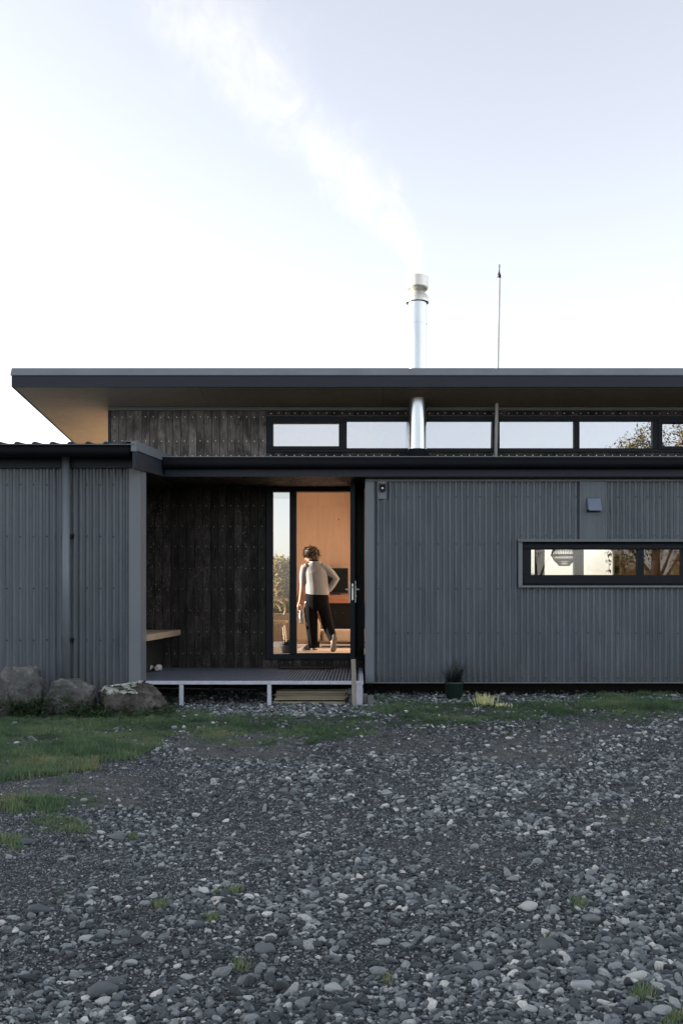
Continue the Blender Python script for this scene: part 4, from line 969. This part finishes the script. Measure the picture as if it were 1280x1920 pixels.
# concrete blocks and offcuts
for (q0, q1, a, b, D, dd, lab) in ((652,682,1292,1302,10.9,.16,'upper grey block of the pile at the deck corner'), (655,674,1303,1322,10.92,.16,'lower grey block standing behind the stake'), (675,689,1302,1320,10.85,.14,'squat grey block at the middle of the pile by the deck'), (689,701,1305,1317,10.8,.12,'small grey offcut block furthest right by the deck corner')):
    tag(B('concrete_block', (X(q0,D), D, Z(b,D) if b < 1310 else -.02), (X(q1,D)-.004, D+dd, Z(a,D)), M['block'], None, .006), lab, 'block', 'blocks piled at the deck corner')
# potted sedge
sp = tag(empty('potted_sedge', (X(850,11.55), 11.55, 0)), 'dark green plastic pot of spiky dark sedge standing against the right wall', 'potted plant')
mm = MB(); sx, sy = X(851,11.6), 11.6; pr_ = 17*11.6/F
mm.lathe([(0,0),(pr_*.86,0),(pr_,.185),(pr_*1.06,.187),(pr_*1.06,.21),(pr_*.96,.21),(pr_*.95,.18),(0,.17)], sx, sy, 28); mm.build('pot', M['pot'], sp)
mm = MB()
for i in range(330):
    a = R.uniform(0,2*PI); e = R.triangular(.25,1.5,1.05); L = R.uniform(.12,.44)*(.75+.35*math.sin(a+.6)); b0 = Vector((sx+R.uniform(-.06,.06), sy+R.uniform(-.06,.06), .18)); d_ = Vector((math.cos(a)*math.cos(e), math.sin(a)*math.cos(e), math.sin(e)))
    s_ = d_.cross(Vector((0,0,1))); s_ = s_.normalized()*.0032
    p1_ = b0+d_*L*.55; p2_ = b0+d_*L*.85-Vector((0,0,L*.08)); p3_ = b0+d_*L-Vector((0,0,L*.22))
    mm.add([b0-s_, b0+s_, p1_+s_, p2_+s_*.7, p3_, p2_-s_*.7, p1_-s_], [(0,1,2,6),(6,2,3,5),(5,3,4)], True)
mm.build('foliage', M['sedge'], sp, recalc=False)
# weeds at the foot of the rocks
mm = MB()
for i in range(2600):
    px_ = R.uniform(-60, 215) if R.random() < .85 else R.uniform(215,330); D = R.uniform(9.55,10.15); x_ = X(px_, D)
    hgt = max(0, (.17+.08*nz(x_, D, 3, 2))*(1 if px_ < 170 else .45)); z_ = R.uniform(0, max(.02,hgt))
    if nz(x_, D, 4, 7) < -.28: continue
    a = R.uniform(0,2*PI); leaf(mm, Vector((x_, D, z_)), Vector((math.cos(a), math.sin(a)-.5, R.uniform(-.1,.9))), R.uniform(.03,.06), R.uniform(.018,.034), .3)
mm.build('weeds', M['weed'], recalc=False, kind='stuff')

# ------------------------------------------------------------------ instancing of gravel and grass
def scatter(name, pos, rot, scl, pick, tint, protos):
    m_ = bpy.data.meshes.new(name); m_.from_pydata([tuple(p) for p in pos], [], [])
    for nm, arr, ty, key in (('rot', rot, 'FLOAT_VECTOR', 'vector'), ('scl', scl, 'FLOAT_VECTOR', 'vector'), ('pick', pick, 'INT', 'value'), ('tint', tint, 'FLOAT', 'value')):
        a = m_.attributes.new(nm, ty, 'POINT'); a.data.foreach_set(key, np.asarray(arr).ravel().astype(np.int32 if ty == 'INT' else np.float32))
    o = link(name, m_, kind='stuff')
    coll = bpy.data.collections.new(name+'_pieces')
    for i, p in enumerate(protos):
        q = bpy.data.objects.new(f'{name}_piece_{i:02d}', p); coll.objects.link(q)
    ng = bpy.data.node_groups.new(name+'_nodes', 'GeometryNodeTree')
    ng.interface.new_socket('Geometry', in_out='INPUT', socket_type='NodeSocketGeometry'); ng.interface.new_socket('Geometry', in_out='OUTPUT', socket_type='NodeSocketGeometry')
    N = ng.nodes; gi = N.new('NodeGroupInput'); go = N.new('NodeGroupOutput'); ip = N.new('GeometryNodeInstanceOnPoints'); ci = N.new('GeometryNodeCollectionInfo')
    ci.inputs['Collection'].default_value = coll; ci.inputs['Separate Children'].default_value = True; ci.inputs['Reset Children'].default_value = True
    def att(nm, ty):
        a = N.new('GeometryNodeInputNamedAttribute'); a.data_type = ty; a.inputs['Name'].default_value = nm; return a.outputs['Attribute']
    e2r = N.new('FunctionNodeEulerToRotation'); Lk = ng.links
    Lk.new(att('rot','FLOAT_VECTOR'), e2r.inputs[0]); Lk.new(gi.outputs[0], ip.inputs['Points']); Lk.new(ci.outputs[0], ip.inputs['Instance']); ip.inputs['Pick Instance'].default_value = True
    Lk.new(att('pick','INT'), ip.inputs['Instance Index']); Lk.new(e2r.outputs[0], ip.inputs['Rotation']); Lk.new(att('scl','FLOAT_VECTOR'), ip.inputs['Scale']); Lk.new(ip.outputs[0], go.inputs[0])
    md = o.modifiers.new('scatter', 'NODES'); md.node_group = ng; return o
def pebble_mesh(seed, sub, mat, ang):
    rr = random.Random(seed); bm = bmesh.new(); bmesh.ops.create_icosphere(bm, subdivisions=sub, radius=1)
    off = Vector((rr.uniform(0,90), rr.uniform(0,90), rr.uniform(0,90))); planes = [(Vector((rr.gauss(0,1), rr.gauss(0,1), rr.gauss(0,1))).normalized(), rr.uniform(.48,.88)) for _ in range(6+int(5*ang))]
    for v_ in bm.verts:
        p_ = v_.co.copy()
        for d_, k in planes:
            e = p_.dot(d_)-k
            if e > 0: p_ -= d_*e*(.6+.38*ang)
        v_.co = p_*(1+.18*mnoise.noise(v_.co*1.1+off)+.05*mnoise.noise(v_.co*3+off))
    m_ = bpy.data.meshes.new('pebble'); bm.to_mesh(m_); bm.free(); m_.materials.append(mat); m_.polygons.foreach_set('use_smooth', [ang < .6 or sub > 2]*len(m_.polygons)); return m_
protos = [pebble_mesh(100+i, 2, M['pebble'], .25+.75*(i%5)/4) for i in range(16)]
pos = []; rot = []; scl = []; pick = []; tint = []
def add_pebble(x, y, s, hi=False):
    fl = R.uniform(.38,.85); el = R.uniform(1.0,1.75)
    g_ = gz(x, y)
    pos.append((x, y, g_+s*fl*R.uniform(.05,.62))); rot.append((R.gauss(0,.30), R.gauss(0,.30), R.uniform(0,2*PI))); scl.append((s*el, s*R.uniform(.65,1), s*fl)); pick.append(R.randrange(16))
    tt = R.betavariate(1.1,3.2) if R.random() < .72 else R.betavariate(2.6,2.4); tint.append(min(1, tt+(.20 if s > .009 else 0)*R.random()+(.4 if R.random() < .045 else 0)))
def coarse(x, y):    # local mean pebble size factor
    px, py = to_px(x, y)
    c = .85+.55*nz(x, y, .55, 13)+.35*nz(x, y, 1.6, 31)
    if py > 1600: c += .22*min(1, (py-1600)/250)
    if px > 760: c += .18*min(1, (px-760)/350)
    if px < 520 and py < 1690: c -= .22
    return max(.5, c)
def lerp(y, tab):
    for (a, va), (b, vb) in zip(tab[:-1], tab[1:]):
        if y <= b: return va+(vb-va)*(y-a)/(b-a)
    return tab[-1][1]
y = 2.45
while y < 11.9:                                         # thin rows of yard, each with its own density
    dy = .05; half = .40*y+.5; n = int(2*half*dy*lerp(y, [(2.4,17000),(3.6,13000),(5.2,7400),(7.2,3800),(9.6,1500),(12,900)]))
    smin = lerp(y, [(2.4,.0024),(12,.0065)]); smed = lerp(y, [(2.4,.0042),(3.6,.0044),(5.2,.0050),(7.2,.0062),(12,.0100)])
    for _ in range(n):
        yy = y+R.random()*dy; x = R.uniform(-half, half)
        if R.random() < (dirt_at(x, yy) if yy > 3 else 0)*.72 or R.random() < grass_at(x, yy)*.93: continue
        c = coarse(x, yy); s = smed*c*math.exp(R.gauss(0, .66))
        fines = nz(x, yy, .8, 61)+.45*nz(x, yy, 3.1, 67)+.10*(yy-4)
        if fines > .12 and s > .006 and R.random() < min(.75, .25+1.5*fines): continue
        add_pebble(x, yy, min(max(smin, s), .0225))
    y += dy
for _ in range(2600):                                   # drainage gravel along the deck and wall
    if R.random() < .6: px_ = R.uniform(330,720); py = R.uniform(1318,1345)
    else: px_ = R.uniform(690,1320); py = R.uniform(1303,1318)
    x, y = gp(px_, py)
    if y < 12.3: add_pebble(x, y, R.uniform(.010,.028))
for _ in range(1500):
    y = R.uniform(11.0, 12.6); x = R.uniform(-3,5.4); add_pebble(x, y, R.uniform(.010,.024))
GRAVEL = (pos, rot, scl, pick, tint)
# the stones large enough to pick out
STONES = [(52,1576,30,'pale rounded stone beside the grass tufts at the left edge'),(220,1562,34,'flat grey stone alone on fine gravel right of the left grass tufts'),(172,1682,25,'small rounded grey stone left of the yellowish grass tuft'),(70,1710,48,'broad flat dark grey stone near the left edge of the gravel'),
 (252,1766,38,'pale flat oval stone alone at lower left'),(245,1804,28,'rounded grey stone just below the pale oval one at lower left'),(192,1854,58,'largest pale slab like stone at lower left'),(215,1837,45,'flat stone touching the back of the largest slab at lower left'),(352,1830,28,'pale tilted stone between the lower left slab and the centre'),
 (497,1781,43,'pale long oval stone left of centre in the foreground'),(505,1760,30,'grey oval stone directly behind the pale long one left of centre'),(582,1674,32,'angular grey stone near the middle of the gravel'),(385,1681,28,'domed grey stone left of the mossy weed tuft'),(525,1852,36,'pointed bluish grey stone at the bottom centre left'),(580,1859,38,'flat pale stone at the bottom centre'),(430,1648,19,'small pale egg shaped stone in the middle of the fine gravel'),(625,1847,35,'bluish grey stone at the bottom just left of centre'),
 (717,1764,32,'light oval stone left of a matching one in the lower middle'),(782,1752,30,'light oval stone right of a matching one in the lower middle'),(817,1765,24,'small grey stone just right of the pair of light oval stones'),(990,1698,40,'pale two toned stone left of the small green tuft at right'),(960,1649,26,'blocky pale stone standing proud in the middle right'),(924,1668,27,'low oval stone just below and left of the blocky pale one'),(1110,1722,38,'pale rounded stone below the small green tuft at right'),
 (1197,1822,54,'long pale stone lying aslant at lower right'),(1205,1844,42,'flat pale stone tucked under the long slanting one at lower right'),(1242,1844,34,'rounded grey stone right of the long slanting one at lower right'),(1027,1769,48,'thin flat slab right of centre in the foreground'),(1090,1842,50,'long flat grey stone left of the dry grass clump at lower right'),(1155,1807,32,'round grey stone above and left of the long slanting one'),(1197,1892,42,'flat grey stone just below the dry grass clump at lower right'),(1240,1892,44,'pale flat stone at the bottom right corner'),(897,1807,44,'flat bluish slab at the bottom right of centre'),(990,1885,34,'broken grey stone near the bottom edge right of centre'),
 (900,1365,11,'small pale upright stone at the edge of the grass before the right wall'),(932,1381,13,'small white stone in front of the upright one by the grass'),(868,1424,18,'flat pale stone on bare ground in front of the pot plant'),(1072,1355,18,'pale stone in the grass below the long window'),(725,1490,20,'rounded pale stone on the gravel in front of the stake')]
SMALL = [(277,1820,20),(132,1900,20),(157,1910,28),(570,1722,32),(1060,1760,32),(1190,1786,32),(1047,1855,32),(752,1872,26),(767,1910,36),(1115,1497,20),(890,1591,24),(1020,1522,14),(695,1530,26),(722,1487,18),(1212,1460,18),(565,1570,20),(640,1600,18),(345,1366,14),(328,1366,16),(445,1440,16),(493,1490,14),(1195,1372,13),(1208,1374,14),(1232,1372,10),(990,1372,14),(1050,1352,10),(860,1388,12),(868,1392,12),(875,1385,9),(735,1420,13),(738,1424,10),(836,1430,12)]
smesh = [pebble_mesh(300+i, 3, M['river_stone'], (i%3)*.35) for i in range(10)]
for i, (px_, py, w, lab) in enumerate(STONES):
    x, y = gp(px_, py+w*.15); s = w*y/F/2
    o = link('river_stone', smesh[i%10]); fl = R.uniform(.42,.62)
    o.scale = (s, s*R.uniform(.7,.95), s*fl); o.location = (x, y, gz(x, y)+s*fl*.45); o.rotation_euler = (R.gauss(0,.12), R.gauss(0,.12), R.choice((0,PI))+R.gauss(0,.3))
    if px_ == 1197 and py == 1822: o.rotation_euler.z = -.6; o.scale.y = s*.5
    if (px_, py) in ((717,1764),(782,1752)): o.rotation_euler.z = -.7
    tag(o, lab or 'loose rounded grey river stone larger than the gravel around it', 'stone', 'river stones lying in the gravel')
pos, rot, scl, pick, tint = GRAVEL
for px_, py, w in SMALL:
    x, y = gp(px_, py+w*.15); add_pebble(x, y, w*y/F/2/1.25); tint[-1] = R.uniform(.7,1)
scatter('gravel', *GRAVEL, protos)
# grass
def tuft_mesh(seed, n, h, spread, mat, w=.0026):
    rr = random.Random(seed); mm = MB()
    for i in range(n):
        a = rr.uniform(0,2*PI); e = rr.uniform(.55,1.5); L = h*rr.uniform(.45,1.1); b0 = Vector((rr.gauss(0,spread), rr.gauss(0,spread), 0)); d_ = Vector((math.cos(a)*math.cos(e), math.sin(a)*math.cos(e), math.sin(e)))
        s_ = d_.cross(Vector((0,0,1))).normalized()*w; p1_ = b0+d_*L*.6; p2_ = b0+d_*L-Vector((0,0,L*.2*math.cos(e)))
        mm.add([b0-s_, b0+s_, p1_+s_*.8, p2_, p1_-s_*.8], [(0,1,2,4),(4,2,3)], True)
    m_ = mm.mesh('tuft', False); m_.materials.append(mat); return m_
gprot = [tuft_mesh(500+i, 18, .06+.01*(i%3), .022, M['grass']) for i in range(8)]
pos = []; rot = []; scl = []; pick = []; tint = []
for _ in range(95000):
    if R.random() < .75: y = R.uniform(6.0, 12.2)
    else: y = R.uniform(2.6, 6.0)
    x = R.uniform(-.42*y-1, .40*y+1); g_ = grass_at(x, y)
    if R.random() > g_ or g_ < .08: continue
    px_, py = to_px(x, y)
    k = .30+.52*g_*max(.2, min(1.4, .8+nz(x, y, 1.2, 41)*1.6))
    if inpoly(px_, py, STRIP): k *= 1.5
    if py > 1490: k *= .8
    pos.append((x, y, gz(x, y)-.004)); rot.append((R.gauss(0,.12), R.gauss(0,.12), R.uniform(0,2*PI))); scl.append((k, k, k*R.uniform(.7,1.15))); pick.append(R.randrange(8))
    tt = .46+.75*nz(x, y, 1.3, 51)+R.gauss(0,.14);
    for qx, qy in ((70,1372),(40,1395),(225,1308),(150,1400),(1150,1318)):
        if (px_-qx)**2/900+(py-qy)**2/120 < 1: tt += .22; k *= 1.45
    
    if px_ > 450 and py < 1400: tt -= .12
    if py > 1490: tt += .22
    tint.append(max(0, min(1, tt)))
for cx_, cy2, rx_, ry_, d_ in TUFTS[5:15]:
    for _ in range(int(13*d_)+4):
        px_ = cx_+R.gauss(0,.38)*rx_; py = cy2+R.gauss(0,.38)*ry_; x, y = gp(px_, py); k = R.uniform(.25,.6)
        pos.append((x, y, gz(x, y))); rot.append((R.gauss(0,.1), R.gauss(0,.1), R.uniform(0,6.3))); scl.append((k, k, k*R.uniform(.7,1.2))); pick.append(R.randrange(8)); tint.append(R.uniform(.7,1))
scatter('grass', pos, rot, scl, pick, tint, gprot)
# sunlit spot in front of the right wall, painted as paler grass
for (px_, py, w, h, n, lab) in ((908,1324,34,26,170,'sunlit spot painted as a pale yellow green grass clump by the right wall'), (942,1327,34,9,110,'low sunlit spot painted as pale yellow green grass right of the taller clump')):
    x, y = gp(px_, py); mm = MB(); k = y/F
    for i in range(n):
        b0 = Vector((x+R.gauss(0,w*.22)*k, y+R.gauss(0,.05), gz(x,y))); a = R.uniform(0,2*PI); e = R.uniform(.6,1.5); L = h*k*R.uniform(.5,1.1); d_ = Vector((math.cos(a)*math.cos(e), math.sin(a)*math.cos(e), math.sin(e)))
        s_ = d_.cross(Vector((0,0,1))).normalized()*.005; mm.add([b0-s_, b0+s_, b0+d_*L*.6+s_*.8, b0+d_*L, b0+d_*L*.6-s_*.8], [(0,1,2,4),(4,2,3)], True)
    tag(mm.build('sun_patch_clump', M['sun_tinted_grass'], recalc=False), lab, 'grass clump')

# ================================================================== TREES (behind the house, and those mirrored in the glass)
def tree(x, y, h, cr, label, mat, seed, nleaf=5000, ls=.16, group=None, low=.3, z0=0, gap=-.12):
    rr = random.Random(seed); t_ = tag(empty('tree', (x, y, z0)), label, 'tree', group)
    mm = MB(); top = Vector((x+rr.uniform(-.4,.4), y, z0+h*.8)); mm.tube([(x, y, z0-.1), (x+.1, y, z0+h*.3), tuple(top)], [.05*h**.8, .035*h**.8, .012*h**.6], 8)
    cl = []
    for i in range(16):
        a = rr.uniform(0,2*PI); zz = rr.uniform(low, .95); r_ = cr*math.sin(min(1,max(.15,(1.05-zz)*1.6))*PI/2)*rr.uniform(.35,.9); c_ = Vector((x+r_*math.cos(a), y+r_*math.sin(a), z0+h*zz)); cl.append((c_, cr*rr.uniform(.28,.48)))
        st_ = Vector((x+.1, y, z0+h*max(.15, zz-.3))); mm.tube([st_, st_.lerp(c_,.5)+Vector((0,0,.1*h*.3)), c_], [.02*h**.7, .013*h**.7, .004*h**.7], 5)
        for _ in range(3):
            e_ = c_+Vector((rr.gauss(0,1), rr.gauss(0,1), rr.gauss(0,1)))*cr*.3; mm.tube([c_, e_], [.006*h**.6, .002*h**.6], 4)
    mm.build('trunk', M['bark'], t_)
    ml = MB()
    for i in range(nleaf):
        c_, r_ = rr.choice(cl); d_ = Vector((rr.gauss(0,1), rr.gauss(0,1), rr.gauss(0,.8))); d_ = d_.normalized()*r_*rr.random()**.4
        if mnoise.noise((c_+d_)*1.1+Vector((seed,0,0))) < gap: continue
        leaf(ml, c_+d_, Vector((rr.gauss(0,1), rr.gauss(0,1), rr.gauss(-.3,.7))), ls*rr.uniform(.6,1.3), ls*.5*rr.uniform(.7,1.2), .3)
    ml.build('crown', mat, t_, recalc=False)
g_ = 'trees across the yard mirrored in the windows'
tree(15.0, -24, 10.6, 3.4, 'tall golden leaved tree across the yard mirrored in the right clerestory panes', M['leaf'], 61, 9000, .2, g_)
tree(19.0, -25, 11.4, 3.8, 'tallest golden leaved tree across the yard, right of its neighbour', M['leaf'], 62, 9000, .2, g_)
tree(9.0, -25, 8.2, 2.2, 'slender golden tree across the yard left of the tall pair', M['leaf_gold'], 63, 3500, .16, g_)
tree(-9, -26, 4.4, 2.6, 'rounded golden tree across the yard to the left', M['leaf_gold'], 65, 5000, .15, g_, .15)
tree(12.5, -21, 3.4, 2.4, 'low golden shrub at the foot of the tall pair of trees across the yard', M['leaf_gold'], 67, 9000, .2, g_, .03, 0, -2)
tree(16.5, -21, 3.6, 2.6, 'second low golden shrub further right at the foot of the tall trees', M['leaf_gold'], 68, 9000, .2, g_, .03, 0, -2)
tree(3, -27, 4.6, 2.8, 'rounded olive tree across the yard near the middle', M['leaf'], 66, 5000, .15, g_, .15)
tree(-3.1, 40, 3.0, 1.6, 'golden backlit tree beyond the house seen through the sidelight', M['leaf_gold'], 71, 16000, .24, None, .03, 0, -2)
tree(-6.2, 44, 3.0, 1.9, 'second golden tree beyond the house further left', M['leaf_gold'], 72, 7000, .24, None, .05, 0, -2)
hd_ = MB()
for i in range(5000):
    x_ = R.uniform(-4.5,-.6); z_ = R.uniform(0,1)*(1.22+.06*nz(x_,30,2,3)); y_ = 30+R.gauss(0,.35); leaf(hd_, Vector((x_, y_, z_)), Vector((R.gauss(0,1), R.gauss(0,1), R.gauss(.2,1))), .10, .05, .3)
tag(hd_.build('hedge', M['weed'], recalc=False), 'dark clipped hedge beyond the house seen through the sidelight', 'hedge')

# ================================================================== SMOKE from the flue
SM = [(0,784,522,.10),(.10,762,470,.25),(.25,715,405,.46),(.42,655,330,.70),(.58,575,255,.82),(.74,490,165,1.0),(.84,425,75,1.2),(.93,370,-40,1.38),(1.0,310,-160,1.5)]
ys_ = 12.8; z0_, z1_ = Z(523,ys_), Z(-160,ys_)
mm = MB(); mm.loft([((X(px_,ys_), ys_+.0, Z(py,ys_)), r_*1.25, r_*1.25) for _, px_, py, r_ in SM], 20); 
t = NT('woodsmoke'); t.n.remove(t.bsdf)
tc = t.node('ShaderNodeTexCoord'); sx_ = t.node('ShaderNodeSeparateXYZ'); t.l(tc.outputs['Object'], sx_.inputs[0])
un = t.math('DIVIDE', t.math('SUBTRACT', sx_.outputs['Z'], Z(522,ys_)), Z(-160,ys_)-Z(522,ys_))
def curve(fn, lo, hi):
    fc = t.node('ShaderNodeFloatCurve'); cv = fc.mapping.curves[0]; pts_ = [((Z(py,ys_)-Z(522,ys_))/(Z(-160,ys_)-Z(522,ys_)), (fn(px_,py,r_)-lo)/(hi-lo)) for _, px_, py, r_ in SM]
    cv.points[0].location = pts_[0]; cv.points[1].location = pts_[-1]
    for p_ in pts_[1:-1]: cv.points.new(*p_)
    fc.mapping.update(); t.l(un, fc.inputs['Value'])
    mr = t.math('MULTIPLY_ADD', fc.outputs[0], hi-lo); mr.node.inputs[2].default_value = lo; return mr
cx = curve(lambda a,b,c: X(a,ys_), -3.4, 1.2); rr_ = curve(lambda a,b,c: c, 0, 1.7)
noz = t.noise(t.coord((1.05,1,.9)), 1.9, 8, .60, 1.6); noz2 = t.node('ShaderNodeTexNoise'); noz2.inputs['Scale'].default_value = 1.3; noz2.inputs['Detail'].default_value = 3; t.l(tc.outputs['Object'], noz2.inputs['Vector'])
wob = t.math('MULTIPLY', t.math('SUBTRACT', noz2.outputs['Fac'], .5), t.math('MULTIPLY', rr_, 1.9))
dx_ = t.math('SUBTRACT', t.math('ADD', sx_.outputs['X'], wob), cx); dy_ = t.math('SUBTRACT', sx_.outputs['Y'], ys_)
dist = t.math('SQRT', t.math('ADD', t.math('MULTIPLY', dx_, dx_), t.math('MULTIPLY', dy_, dy_))); rel = t.math('DIVIDE', dist, rr_)
fall = t.node('ShaderNodeMapRange', interpolation_type='SMOOTHSTEP'); t.l(rel, fall.inputs[0]); fall.inputs[1].default_value = 1.05; fall.inputs[2].default_value = 0; fall.inputs[3].default_value = 0; fall.inputs[4].default_value = 1
puff = t.node('ShaderNodeMapRange', interpolation_type='SMOOTHSTEP'); t.l(noz, puff.inputs[0]); puff.inputs[1].default_value = .38; puff.inputs[2].default_value = .80
hdn = t.node('ShaderNodeFloatCurve'); cv = hdn.mapping.curves[0]; cv.points[0].location = (0,1); cv.points[1].location = (1,.10)
for p_ in ((.04,.95),(.11,.48),(.22,.22),(.5,.10),(.85,.075)): cv.points.new(*p_)
hdn.mapping.update(); t.l(un, hdn.inputs['Value'])
den = t.math('MULTIPLY', t.math('MULTIPLY', fall.outputs[0], t.math('ADD', puff.outputs[0], .12)), t.math('MULTIPLY', hdn.outputs[0], 3.9))
pv = t.node('ShaderNodeVolumePrincipled'); pv.inputs['Color'].default_value = (.98,.95,.90,1); pv.inputs['Anisotropy'].default_value = .45; pv.inputs['Density Attribute'].default_value = ''
t.l(den, pv.inputs['Density']); t.l(pv.outputs[0], t.out.inputs['Volume'])
smoke = mm.build('smoke', t.m, kind='stuff')
